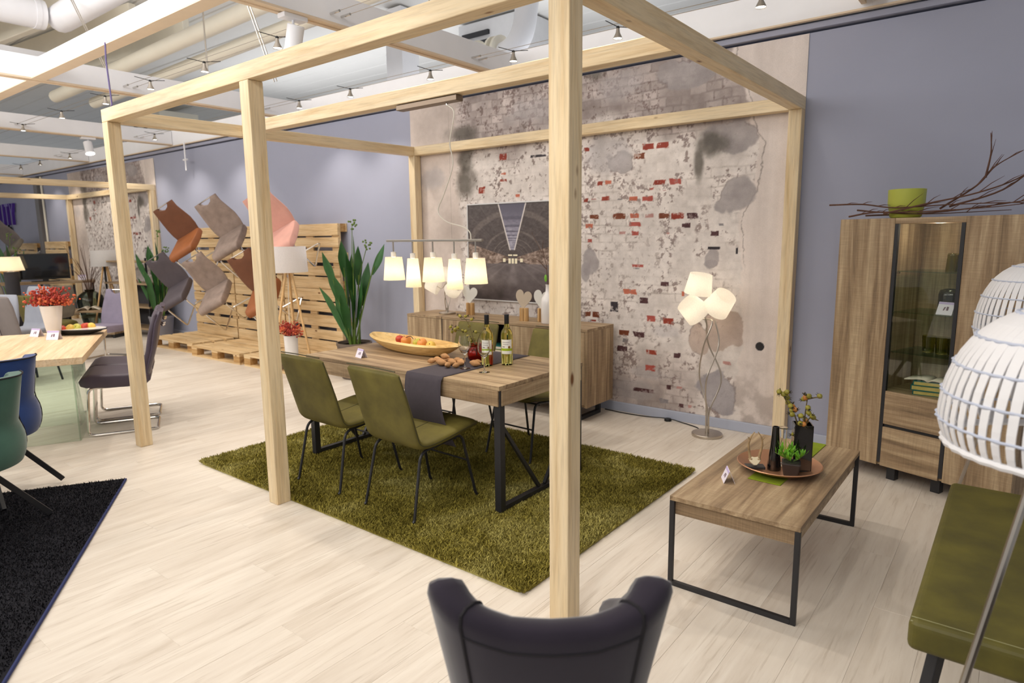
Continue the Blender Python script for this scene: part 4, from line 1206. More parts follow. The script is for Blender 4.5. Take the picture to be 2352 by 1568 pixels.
# lamps with three tilted shades: one on the sideboard, one standing on the floor
def tri_lamp(name, label, cat, loc, h, base_r, shade_r, shade_h, heads, power, stem_r=0.006, rz=0.0):
    t = thing(name, label, cat, loc, rz)
    MB().lathe([(0.0005, 0), (base_r*0.985, 0), (base_r, 0.004), (base_r, base_r*0.17), (base_r*0.97, base_r*0.2), (0.0005, base_r*0.2)], 36).build('base', M['steel'], t, smooth=True)
    MB().lathe([(base_r*0.13, base_r*0.2), (base_r*0.13, base_r*0.68), (base_r*0.1, base_r*0.7)], 16).build('collar', M['steel'], t, smooth=True)
    for k, (end, tilt) in enumerate(heads):
        e = Vector(end); d = Vector(tilt).normalized()
        a = 2*PI*k/3
        off = lambda z, ph, r: Vector((math.cos(a + ph)*r, math.sin(a + ph)*r, z))
        pts = [off(base_r*0.3, 0, 0.012), off(h*0.16, 0, 0.016), off(h*0.36, 0.7, 0.075*h), off(h*0.56, 2.2, 0.05*h), off(h*0.70, 3.2, 0.03*h), e - d*shade_h*0.75, e - d*shade_h*0.3]
        MB().tube(smooth_path(pts, 6), stem_r, 8).build('stem', M['steel'], t, smooth=True)
        Mq = Matrix.Translation(e) @ d.to_track_quat('Z', 'Y').to_matrix().to_4x4()
        def fn(u, v):
            aa = 2*PI*u; r = shade_r*(1.0 - 0.2*v)
            return Mq @ Vector((math.cos(aa)*r, math.sin(aa)*r, shade_h*(v - 0.5)))
        MB().grid(fn, 30, 4, True).build('lamp_shade', M['shade_white'], t, smooth=True)
        MB().lathe([(0.0005, -shade_h*0.35), (0.012, -shade_h*0.34), (0.012, -shade_h*0.1), (0.0005, -shade_h*0.1)], 10, M=Mq).build('lamp_holder', M['label_white'], t, smooth=True)
        MB().ball((0, 0, 0), 0.02, 10, M=Mq).build('bulb', M['bulb_warm'], t, smooth=True)
        wl = Matrix.Translation(loc) @ Matrix.Rotation(rz, 4, 'Z') @ e
        point_light(tuple(wl), power, (1.0, 0.84, 0.62), 0.03)
    return t
tri_lamp('floor_lamp', 'floor lamp with three white shades on twisted steel stems', 'floor lamp', (-0.535, 2.825, 0), 1.3, 0.118, 0.105, 0.155,
         [((-0.095, -0.02, 1.195), (0.18, -0.05, 1)), ((-0.13, -0.05, 1.005), (-0.55, -0.55, 0.75)), ((0.06, 0.02, 1.055), (0.62, -0.25, 0.75))], 0.8)
tri_lamp('table_lamp', 'table lamp with three white shades behind the pendant lamp', 'table lamp', (-3.25, 2.745, SH + 0.0005), 0.45, 0.085, 0.085, 0.13,
         [((0.0, 0.02, 0.40), (0.1, 0, 1)), ((-0.16, -0.03, 0.29), (-0.8, -0.4, 0.35)), ((0.13, -0.02, 0.27), (0.8, -0.2, 0.5))], 0.3, 0.004)
t = thing('power_cable', 'black lamp cord with round foot switch along the baseboard', 'cord', (-0.96, 3.03, 0))
MB().tube(smooth_path([(-0.62, 0.01, 0.006), (-0.42, -0.01, 0.006), (-0.2, 0.0, 0.006), (0, 0, 0.02), (0.13, 0.0, 0.006), (0.28, -0.06, 0.006), (0.35, -0.16, 0.012)], 6), 0.0045, 7).build('cable', M['plastic'], t, smooth=True)
MB().lathe([(0.0005, 0), (0.03, 0), (0.032, 0.008), (0.026, 0.022), (0.0005, 0.026)], 20, c=(0, 0, 0.0005), sx=1.0).build('foot_switch', M['plastic'], t, smooth=True)

# framed print of an old hall
def hall_print(nx, nz):
    u = np.linspace(-1, 1, nx)[None, :]*np.ones((nz, 1)); v = np.linspace(-1.05, 0.95, nz)[:, None]*np.ones((1, nx))
    vx, vz = 0.06, -0.17
    du, dv = u - vx, v - vz
    tex = vnoise(nz, nx, 60, 40, 4, 21); tex2 = vnoise(nz, nx, 14, 10, 4, 22)
    out = np.ones((nz, nx, 3))*np.array([84, 74, 72.0]) + ((tex - 0.5)*36)[..., None]
    rad = np.sqrt((du*0.95)**2 + (np.maximum(dv, 0)*1.12)**2)
    ring = np.abs(np.sin(3.3/np.maximum(rad, 0.03)*1.5))
    rib = (sst(0.93, 0.99, ring)*(dv > 0.0)*sst(0.10, 0.22, rad))
    out += (rib*24)[..., None]*np.array([1, 0.95, 0.88])
    ang = np.arctan2(dv, du)
    purl = sst(0.97, 1.0, np.cos(ang*26))*(dv > 0.02)*sst(0.15, 0.3, rad)
    out += (purl*10)[..., None]
    # side walls with busy trusses
    side = (np.abs(du) > 0.10)*(np.abs(dv) < 0.30*np.abs(du))
    out = np.where(side[..., None], np.array([136, 116, 104.0]) + ((tex - 0.5)*150)[..., None], out)
    # floor
    fl = dv < -0.10 - 0.02*np.abs(du)
    fc = np.array([108, 98, 98.0]) - (sst(-0.25, -0.9, dv)*40)[..., None] + ((tex2 - 0.5)*50)[..., None] + (sst(0.35, 0.1, np.abs(du/np.minimum(dv, -0.05)) % 1.2)*10)[..., None]
    out = np.where(fl[..., None], fc, out)
    # skylight strip running to the vanishing point
    sk = (dv > 0.17)*(np.abs(du + 0.01) < dv*0.28)
    lad = sst(0.3, 0.7, np.abs(np.sin(6.5/np.maximum(dv, 0.1)*1.6)))
    skc = np.array([96, 92, 108.0]) + ((lad*0.9 + (tex - 0.3))*70*sst(1.1, 0.3, dv))[..., None]
    out = np.where(sk[..., None], skc, out)
    edge = (dv > 0.17)*(np.abs(np.abs(du + 0.01) - dv*0.28) < 0.014)
    out = np.where(edge[..., None], np.array([216, 208, 204.0]), out)
    # bright end windows
    for cx, wdt, z0, z1 in ((-0.075, 0.028, -0.10, 0.0), (0.0, 0.028, -0.10, 0.0), (0.075, 0.028, -0.10, 0.0), (-0.2, 0.03, -0.07, 0.0), (0.2, 0.03, -0.07, 0.0), (-0.06, 0.05, 0.05, 0.085), (0.06, 0.05, 0.05, 0.085)):
        k = (np.abs(du - cx) < wdt)*(dv > z0)*(dv < z1)
        out = np.where(k[..., None], np.array([246, 236, 206.0]), out)
    return tolin(out)
t = thing('wall_picture', 'framed print of an empty old iron hall above the sideboard', 'picture', (-2.68, WY - 0.012, 1.415))
pw, ph = 0.555, 0.488
M['hallprint'] = vcol_mat('hall_print', 0.35, fine=0.03, spec=0.5)
print_panel('print', -pw + 0.012, pw - 0.012, -ph + 0.012, ph - 0.012, -0.016, hall_print(300, 270), M['hallprint'], 0.012, t)
for x0, x1, z0_, z1_ in ((-pw, pw, ph - 0.0125, ph), (-pw, pw, -ph, -ph + 0.0125), (-pw, -pw + 0.0125, -ph + 0.013, ph - 0.013), (pw - 0.0125, pw, -ph + 0.013, ph - 0.013)):
    MB().box(x0, x1, -0.024, 0.006, z0_, z1_).build('frame_bar', M['frame_silver'], t, bevel=0.0015)
# ------------------------------------------------------------------ coffee table and its display
CX0, CX1, CY0, CY1, CH = 0.174, 0.726, 0.559, 1.72, 0.424
t = thing('coffee_table', 'grey oak coffee table with black metal loop legs', 'coffee table', ((CX0 + CX1)/2, (CY0 + CY1)/2, 0))
a, b = (CX1 - CX0)/2, (CY1 - CY0)/2
MB().box(-a, a, -b, b, CH - 0.022, CH).build('tabletop', M['oak_y'], t, bevel=0.002)
MB().box(-a + 0.018, a - 0.018, -b + 0.018, b - 0.018, CH - 0.088, CH - 0.0225).build('box_frame', M['oak_x'], t, bevel=0.002)
for s in (-1, 1):
    y = s*(b - 0.009)
    for q in (-1, 1):
        MB().box(q*a - (0.022 if q > 0 else 0), q*a + (0.022 if q < 0 else 0), y - 0.0088, y + 0.0088, 0.0, CH - 0.0225).build('leg', M['black'], t, bevel=0.002)
    MB().box(-a + 0.0222, a - 0.0222, y - 0.0088, y + 0.0088, 0, 0.022).build('foot_bar', M['black'], t)
CZ = CH + 0.0005
tag(MB().box(-0.075, 0.075, -0.385, 0.375, 0, 0.0035).build('felt_runner', M['feltgreen'], None, bevel=0.001, seg=1, loc=(0.472, 1.345, CZ), rot=(0, 0, R(-2))), 'bright green felt runner lying under the copper tray', 'table runner')
t = thing('copper_tray', 'round copper tray on the coffee table', 'tray', (0.468, 1.165, CZ + 0.004), R(8))
MB().lathe([(0.0005, 0.0), (0.10, 0.0), (0.15, 0.012), (0.192, 0.034), (0.196, 0.036), (0.192, 0.039), (0.15, 0.018), (0.10, 0.006), (0.0005, 0.006)], 48).build('dish', M['bronze'], t, smooth=True, ang=50)
TR = CZ + 0.0105
t = thing('antler_trophy', 'small roe skull with two antlers on a dark plinth', 'ornament', (0.378, 1.08, TR + 0.008), R(30))
MB().box(-0.045, 0.045, -0.026, 0.026, 0, 0.013).build('plinth', M['slate'], t, bevel=0.003)
MB().prism([(-0.018, 0), (-0.006, -0.012), (0.006, -0.012), (0.018, 0), (0.027, 0.012), (0.02, 0.034), (0.0, 0.03), (-0.02, 0.034), (-0.027, 0.012)], -0.006, 0.006, 'y', Matrix.Translation((0, -0.004, 0.0245)) @ Matrix.Rotation(-0.7, 4, 'X')).build('skull_plate', M['bone'], t, bevel=0.003)
for s in (-1, 1):
    P = smooth_path([(s*0.018, 0.012, 0.036), (s*0.025, 0.014, 0.07), (s*0.032, 0.008, 0.115), (s*0.024, 0.0, 0.155), (s*0.008, 0.002, 0.18)], 5)
    an = MB().tube(P, [0.0075*(1 - 0.75*i/len(P)) for i in range(len(P))], 8).build('antler', M['antler'], t, smooth=True)
    MB().tube([P[13], P[13] + Vector((s*0.012, -0.01, 0.018))], [0.004, 0.001], 6).build('tine', M['antler'], an, smooth=True)
    MB().lathe([(0.0115, -0.004), (0.0125, 0.0), (0.0095, 0.005)], 10, c=(s*0.018, 0.012, 0.04)).build('burr', M['antler'], an, smooth=True)
t = thing('tall_vase', 'slim black bottle-shaped vase on the copper tray', 'vase', (0.452, 1.135, TR))
MB().lathe([(0.0005, 0), (0.030, 0), (0.033, 0.004), (0.031, 0.03), (0.022, 0.11), (0.0165, 0.19), (0.0155, 0.215), (0.0115, 0.216), (0.0115, 0.19), (0.0005, 0.16)], 26).build('body', M['blackgloss'], t, smooth=True, ang=50)
t = thing('square_vase', 'tall square black vase holding rose hips on the tray', 'vase', (0.556, 1.205, TR), R(24))
mb = MB()
for z0_, z1_, s in ((0, 0.008, 0.040),):
    mb.box(-s, s, -s, s, z0_, z1_)
for k in range(4):
    Mx = Matrix.Rotation(k*PI/2, 4, 'Z')
    mb.box(-0.042, 0.042, 0.036, 0.042, 0.008, 0.232, Mx)
mb.build('body', M['blackgloss'], t, bevel=0.004)
hip_branch('rose_hip_branch', 'spray of olive rose hips in the tall square black vase', (0.556, 1.205, TR + 0.2),
           [([(0, 0, -0.12), (-0.03, 0, 0.04), (-0.07, 0, 0.11), (-0.10, 0, 0.16), (-0.115, 0, 0.19)], 10), ([(0, 0, -0.12), (0.005, 0.01, 0.08), (0.01, 0.02, 0.16)], 6), ([(0, 0, -0.12), (0.02, 0, 0.05), (0.07, -0.01, 0.06)], 4), ([(0, 0, -0.12), (-0.01, -0.02, 0.04), (-0.02, -0.03, 0.08)], 5), ([(0.01, 0.02, 0.15), (0.05, 0.01, 0.165), (0.075, 0.01, 0.165)], 2)], seed=11, mats=('hip', 'hip', 'hip', 'hip', 'hip_o'))
t = thing('tube_vase', 'slim clear glass vase between the two black vases', 'vase', (0.462, 1.225, TR))
MB().lathe([(0.0005, 0), (0.033, 0), (0.036, 0.01), (0.026, 0.06), (0.018, 0.11), (0.0175, 0.185), (0.023, 0.192), (0.0215, 0.192), (0.016, 0.184), (0.016, 0.11), (0.024, 0.06), (0.033, 0.012), (0.0005, 0.006)], 26).build('glass_body', M['clear'], t, smooth=True, ang=70)
t = thing('potted_plant', 'small bright green plant in a dark square pot', 'plant', (0.540, 1.098, TR), R(15))
mb = MB()
def taper(h0, h1, s0, s1):
    vs = [(-s0, -s0, h0), (s0, -s0, h0), (s0, s0, h0), (-s0, s0, h0), (-s1, -s1, h1), (s1, -s1, h1), (s1, s1, h1), (-s1, s1, h1)]
    return vs, [(0, 3, 2, 1), (4, 5, 6, 7), (0, 1, 5, 4), (1, 2, 6, 5), (2, 3, 7, 6), (3, 0, 4, 7)]
mb.add(*taper(0, 0.068, 0.030, 0.043))
mb.build('pot', plain('brown_black_pot', srgb(58, 50, 48), 0.45), t, bevel=0.006)
MB().lathe([(0.0005, 0.0685), (0.036, 0.0685), (0.036, 0.070), (0.0005, 0.071)], 12).build('soil', M['soil'], t)
def leaf_mesh(L_, w_, curl=0.3, n=5):
    mb = MB()
    def fn(u, v):
        ww = w_*math.sin(PI*min(1, v*0.96 + 0.04))**0.8*(1 - 0.15*v)
        return (ww*(u - 0.5), L_*v*math.cos(curl*v), L_*v*math.sin(curl*v*1.2) - abs(u - 0.5)*-0.25*ww)
    return mb.grid(fn, 3, n)
lm = leaf_mesh(0.042, 0.017).mesh('leaf', True); lm.materials.append(M['leaf_bright'])
rnd = random.Random(3)
def sprig(t, base, tip, n, leafm, scale=1.0):
    P = smooth_path([base, (Vector(base) + Vector(tip))/2 + Vector((rnd.uniform(-.01, .01), rnd.uniform(-.01, .01), 0)), tip], 4)
    st = MB().tube(P, 0.0018, 5).build('stem', M['stem'], t, smooth=True)
    for k in range(n):
        p = P[int((0.3 + 0.7*k/(n - 1))*(len(P) - 1))]
        o = bpy.data.objects.new('leaf', leafm); COL.objects.link(o); o.parent = st
        o.location = p; s = scale*(1.1 - 0.4*k/n)
        o.scale = (s, s, s)
        o.rotation_euler = (rnd.uniform(0.1, 0.7) + 0.5*k/n, 0, k*2.4 + rnd.uniform(-.3, .3))
for bx_, by_, tx, ty, tz in ((-.01, 0, -.055, -.02, .15), (0, .01, -.005, .03, .14), (.01, 0, .045, -.01, .115), (0, -.01, -.03, -.05, .105), (.01, .01, .06, .03, .10), (-.01, .01, -.075, .02, .10), (0, 0, .01, -.02, .135)):
    sprig(t, (bx_, by_, 0.07), (tx, ty, tz), 8, lm)
price_card('folded price card at the near end of the coffee table', 0.318, 0.885, CZ, R(-62), 0.085, 0.06)

# ------------------------------------------------------------------ tall display cabinet, turned a little into the room
t = thing('display_cabinet', 'tall grey oak display cabinet with a glass centre', 'cabinet', (0.369, 2.684, 0), -0.332)
cab = t
W1, W2, W3, ZB, ZT, DD = 0.343, 0.727, 1.075, 0.10, 1.654, 0.38
MB().box(0.0, W1, -0.02, 0, ZB, ZT).build('door', M['oak_z'], t, bevel=0.002)
MB().box(W2 + 0.002, W3, -0.02, 0, ZB, ZT).build('door', M['oak_z'], t, bevel=0.002)
MB().box(W1 + 0.001, W2 + 0.001, -0.018, DD, ZT - 0.034, ZT).build('top_rail', M['oak_x'], t, bevel=0.002)
MB().box(0.0, 0.02, 0.001, DD, ZB, ZT).build('side_panel', M['oak_z'], t)
MB().box(W3 - 0.02, W3, 0.001, DD, ZB, ZT).build('side_panel', M['oak_z'], t)
MB().box(W1 - 0.03, W1 - 0.012, 0.001, DD - 0.012, ZB, ZT - 0.0345).build('divider', M['oak_z'], t)
MB().box(W2 + 0.012, W2 + 0.03, 0.001, DD - 0.012, ZB, ZT - 0.0345).build('divider', M['oak_z'], t)
MB().box(0.021, W3 - 0.021, DD - 0.011, DD, ZB, ZT - 0.0005).build('back_panel', M['oak_z'], t)
MB().box(0.021, W1 - 0.031, 0.001, DD - 0.012, ZT - 0.02, ZT - 0.0005).build('top_board', M['oak_x'], t)
MB().box(W2 + 0.031, W3 - 0.021, 0.001, DD - 0.012, ZT - 0.02, ZT - 0.0005).build('top_board', M['oak_x'], t)
MB().box(0.021, W3 - 0.021, 0.001, DD - 0.012, ZB, ZB + 0.02).build('bottom_board', M['oak_x'], t)
ZD = 0.587
MB().box(W1 - 0.011, W2 + 0.011, 0.001, DD - 0.012, ZD - 0.02, ZD).build('niche_floor', M['oak_x'], t)
MB().box(W1 + 0.022, W2 - 0.022, -0.018, 0.0005, ZD - 0.212, ZD).build('drawer', M['oak_x'], t, bevel=0.002)
MB().box(W1 + 0.022, W2 - 0.022, -0.018, 0.0005, ZB, ZD - 0.232).build('drawer', M['oak_x'], t, bevel=0.002)
MB().box(W1 + 0.022, W2 - 0.022, -0.004, 0.004, ZD - 0.231, ZD - 0.213).build('grip_groove', M['black'], t)
for x in (W1 + 0.001, W2 - 0.0215):
    MB().box(x, x + 0.0205, -0.017, 0.004, ZB + 0.02, ZT - 0.035).build('door_frame_bar', M['black'], t)
MB().box(W1 + 0.022, W2 - 0.022, -0.014, -0.010, ZD + 0.004, ZT - 0.036).build('glass_door', M['pane'], t)
shelves = (1.335, 1.085, 0.835)
for z in shelves:
    s_ = MB().box(W1 + 0.012, W2 - 0.008, 0.03, DD - 0.03, z - 0.006, z).build('glass_shelf', M['shelfglass'], t)
    for y in (0.06, DD - 0.07):
        MB().tube([(W1 - 0.0115, y, z - 0.0125), (W1 + 0.012, y, z - 0.0125)], 0.006, 8).build('shelf_pin', M['chrome'], s_, smooth=True)
for x in (0.06, W1 + 0.06, W2 - 0.06, W3 - 0.06):
    MB().box(x - 0.025, x + 0.025, 0.05, 0.10, 0, ZB - 0.0005).build('foot', M['black'], t)
CM = Matrix.Translation((0.369, 2.684, 0)) @ Matrix.Rotation(-0.332, 4, 'Z')
def tumbler(label, x, y, z, flip=False):
    p = CM @ Vector((x, y, z))
    t = thing('tumbler', label, 'glass', p, 0, 'green tumblers in the cabinet')
    pr = [(0.0005, 0), (0.029, 0), (0.031, 0.003)]
    for i in range(1, 8):
        pr.append((0.031 + 0.006*i/8 + (0.0012 if i % 2 else 0), 0.003 + 0.1*i/8))
    pr += [(0.037, 0.105), (0.0355, 0.105), (0.030, 0.01), (0.0005, 0.008)]
    if flip: pr = [(r, 0.105 - z_) for r, z_ in pr][::-1]
    MB().lathe(pr, 22).build('glass_body', M['smoke_glass'], t, smooth=True, ang=70)
tumbler('upturned green tumbler on the top glass shelf, further from the door bar', 0.575, 0.23, shelves[0] + 0.0005, True)
tumbler('upturned green tumbler on the top glass shelf, next to the door bar', 0.648, 0.17, shelves[0] + 0.0005, True)
tumbler('green tumbler on the lowest glass shelf, first from the left', 0.515, 0.15, shelves[2] + 0.0005)
tumbler('green tumbler on the lowest glass shelf, second from the left', 0.595, 0.14, shelves[2] + 0.0005)
tumbler('green tumbler on the lowest glass shelf, third from the left', 0.672, 0.12, shelves[2] + 0.0005)
p = CM @ Vector((0.60, 0.2, shelves[1] + 0.0005))
t = thing('glass_lantern', 'dark amber glass jar on the middle shelf', 'jar', p)
MB().lathe([(0.0005, 0), (0.05, 0), (0.066, 0.012), (0.072, 0.04), (0.072, 0.11), (0.064, 0.136), (0.045, 0.142), (0.042, 0.138), (0.0005, 0.138)], 28).build('body', M['amber'], t, smooth=True, ang=60)
p = CM @ Vector((0.625, 0.09, shelves[1] + 0.0005))
price_card('price card leaning before the amber jar in the cabinet', p.x, p.y, p.z, R(-24), 0.09, 0.075)
def cab_book(label, z, mat, dx, rz, h=0.026):
    p = CM @ Vector((0.56 + dx, 0.11, z))
    t = thing('book', label, 'book', p, -0.332 + rz, 'books in the cabinet niche')
    MB().box(-0.09, 0.09, -0.065, 0.065, 0, 0.003).build('cover', M[mat], t)
    MB().box(-0.09, 0.09, -0.065, 0.065, h - 0.003, h).build('cover', M[mat], t)
    MB().box(-0.0905, -0.086, -0.065, 0.065, 0.003, h - 0.003).build('spine', M[mat], t, bevel=0.001)
    MB().box(-0.0855, 0.088, -0.062, 0.063, 0.0032, h - 0.0032).build('pages', M['book_page'], t)
    return t
cab_book('old teal book at the bottom of the cabinet niche stack', ZD + 0.0005, 'book_teal', 0.01, 0.35)
cab_book('old teal book in the middle of the cabinet niche stack', ZD + 0.0275, 'book_teal', 0.0, 0.30, 0.03)
cab_book('old teal book under the open book in the cabinet niche', ZD + 0.0585, 'book_teal', 0.01, 0.33)
p = CM @ Vector((0.57, 0.12, ZD + 0.086))
t = thing('open_book', 'open book with cream pages lying on the teal books', 'book', p, -0.332 + 0.1)
for s in (-1, 1):
    MB().grid(lambda u, v, s=s: (s*0.13*u, -0.08 + 0.16*v, 0.014*math.sin(PI*u**0.6)*(1 - 0.5*u)), 8, 2).build('page_block', M['paper'], t, smooth=True, solid=0.006)
point_light(tuple(CM @ Vector((0.54, 0.10, ZT - 0.06))), 1.6, (1.0, 0.88, 0.7), 0.03)
# green pot and branches on top
p = CM @ Vector((0.33, 0.12, ZT + 0.0005))
t = thing('lime_pot', 'lime green ceramic pot on top of the cabinet', 'pot', p)
MB().lathe([(0.0005, 0), (0.076, 0), (0.086, 0.01), (0.101, 0.09), (0.103, 0.172), (0.097, 0.174), (0.094, 0.09), (0.0005, 0.02)], 36).build('body', M['limegreen'], t, smooth=True, ang=50)
def twig_bundle(label, pts_list, loc, group='brown twigs on the cabinet', r=0.0062):
    t = thing('twig_branch', label, 'branch', loc, -0.332, group)
    rnd = random.Random(len(label)*7)
    for pts in pts_list:
        P = smooth_path(pts, 6)
        st = MB().tube(P, [r*(1 - 0.72*i/len(P)) for i in range(len(P))], 6).build('twig', M['twig'], t, smooth=True)
        for k in range(3, len(P) - 1, 3):
            d = (P[k + 1] - P[k]).normalized()
            q = Vector((rnd.uniform(-.3, .3), rnd.uniform(-1, 1), rnd.uniform(0.1, 1)))
            e = P[k] + (d*0.8 + q*0.45)*rnd.uniform(0.05, 0.15)
            MB().tube([P[k], (P[k] + e)/2 + Vector((0, 0, 0.006)), e], [r*0.45, r*0.35, r*0.12], 5).build('side_shoot', M['twig'], st, smooth=True)
p = CM @ Vector((0, 0.06, ZT + 0.008))
twig_bundle('long brown twig lying in front of the green pot, reaching past the left edge', [[(-0.12, -0.02, 0.09), (0.1, -0.02, 0.085), (0.32, -0.05, 0.055), (0.62, -0.03, 0.06), (0.95, -0.04, 0.055), (1.25, -0.03, 0.03)]], p)
twig_bundle('brown twig rising from the pot toward the right edge', [[(0.26, -0.06, 0.02), (0.5, -0.05, 0.07), (0.75, -0.02, 0.12), (0.95, 0.0, 0.2), (1.12, 0.02, 0.36), (1.2, 0.03, 0.46)]], p)
twig_bundle('brown twig with upright shoots at the right edge', [[(0.55, 0.0, 0.04), (0.72, 0.02, 0.16), (0.80, 0.03, 0.26), (0.92, 0.03, 0.33)], [(0.76, 0.02, 0.2), (0.775, 0.02, 0.33), (0.765, 0.02, 0.44)], [(0.6, 0.0, 0.05), (0.85, 0.02, 0.13), (1.0, 0.03, 0.27), (1.05, 0.03, 0.4)]], p)
twig_bundle('low brown twigs lying flat on the cabinet edge', [[(0.03, -0.04, 0.01), (0.2, -0.06, 0.03), (0.45, -0.05, 0.025), (0.8, -0.04, 0.035), (1.1, -0.02, 0.06)], [(0.06, 0.0, 0.05), (0.24, -0.04, 0.03), (0.5, -0.02, 0.012), (0.9, 0.02, 0.02)], [(0.1, 0.03, 0.015), (0.5, 0.03, 0.02), (0.9, 0.03, 0.06), (1.15, 0.03, 0.1)]], p)

# ------------------------------------------------------------------ green bench, rattan lamps, dark armchair corner
t = thing('bench', 'green leather bench at the right edge', 'bench', (1.40, 0.68, 0))
MB().box(-0.245, 0.245, -0.668, 0.668, 0.375, 0.47).build('cushion', M['bench'], t, bevel=0.022, seg=4)
for y in (-0.655,):
    MB().tube([(-0.24, y, 0.462), (0.24, y, 0.462)], 0.0022, 5).build('stitching', M['stitch'], t)
    MB().tube([(-0.24, y + 0.012, 0.4695), (0.24, y + 0.012, 0.4695)], 0.0016, 5).build('stitching', M['stitch'], t)
for sx in (-1, 1):
    for sy in (-1, 1):
        MB().bar((sx*0.17, sy*0.52, 0.376), (sx*0.215, sy*0.60, 0), 0.035, 0.035).build('leg', M['black'], t, bevel=0.003)
def rattan_lamp(label, loc, r, h, zr, legs, nrib):
    t = thing('rattan_lamp', label, 'floor lamp', loc, 0, 'white rattan lamps')
    def rad(v): return r*(math.cos(PI/2*max(0, (v - 0.18)/0.82))**0.75 if v > 0.18 else 0.93 + 0.07*math.sin(PI/2*v/0.18))
    prof = lambda v: (max(rad(v), 0.012), zr + h*(v if v < 0.18 else 0.18 + 0.82*math.sin(PI/2*(v - 0.18)/0.82)))
    for k in range(nrib):
        a = 2*PI*k/nrib
        pts = []
        for i in range(15):
            q, z = prof(i/14*0.985)
            wdt = (0.0074 + 0.0006*i)*r/0.27
            pts.append((q, z, min(wdt, PI*q/nrib*0.98)))
        mb = MB()
        vs = []
        for q, z, wdt in pts:
            ca, sa = math.cos(a), math.sin(a)
            for s in (-1, 1):
                vs.append((ca*q - s*sa*wdt, sa*q + s*ca*wdt, z))
            for s in (1, -1):
                vs.append((ca*(q - 0.003) - s*sa*wdt, sa*(q - 0.003) + s*ca*wdt, z))
        fs = []
        for i in range(14):
            for e in range(4):
                fs.append((i*4 + e, i*4 + (e + 1) % 4, i*4 + 4 + (e + 1) % 4, i*4 + 4 + e))
        mb.add(vs, fs).build('cane_rib', M['rattan'], t)
    for v in (0.0, 0.17, 0.3, 0.44, 0.6, 0.8):
        q, z = prof(v)
        n = 72
        MB().tube([(math.cos(2*PI*i/n)*(q + 0.0025*math.cos(PI*i)), math.sin(2*PI*i/n)*(q + 0.0025*math.cos(PI*i)), z) for i in range(n)], 0.0035 if v else 0.009, 6, True).build('cane_ring', M['rattan_cord'] if v else M['rattan'], t, smooth=True)
    q, z = prof(0.97)
    MB().lathe([(0.0005, z + 0.008), (q*1.6, z + 0.004), (q*1.7, z - 0.004)], 20).build('crown_disc', M['rattan'], t, smooth=True)
    for lx, ly in legs:
        lg = MB().tube([(lx*0.12, ly*0.12, zr + h*0.55), (lx, ly, 0.004)], 0.0085, 8).build('leg', M['steel'], t, smooth=True)
    MB().lathe([(0.03, zr + h*0.5), (0.03, zr + h*0.56), (0.0005, zr + h*0.57)], 14).build('lamp_holder', M['steel'], t)
    return t
rattan_lamp('large white rattan dome lamp at the right edge, nearest the camera', (1.455, -0.10, 0), 0.27, 0.34, 1.06, ((-0.24, -0.30), (0.0, -0.31), (0.42, 0.10)), 56)
rattan_lamp('smaller white rattan dome lamp behind the large one', (1.405, 1.80, 0), 0.25, 0.38, 1.05, ((-0.30, 0.2), (0.12, 0.2), (0.3, -0.02)), 52)

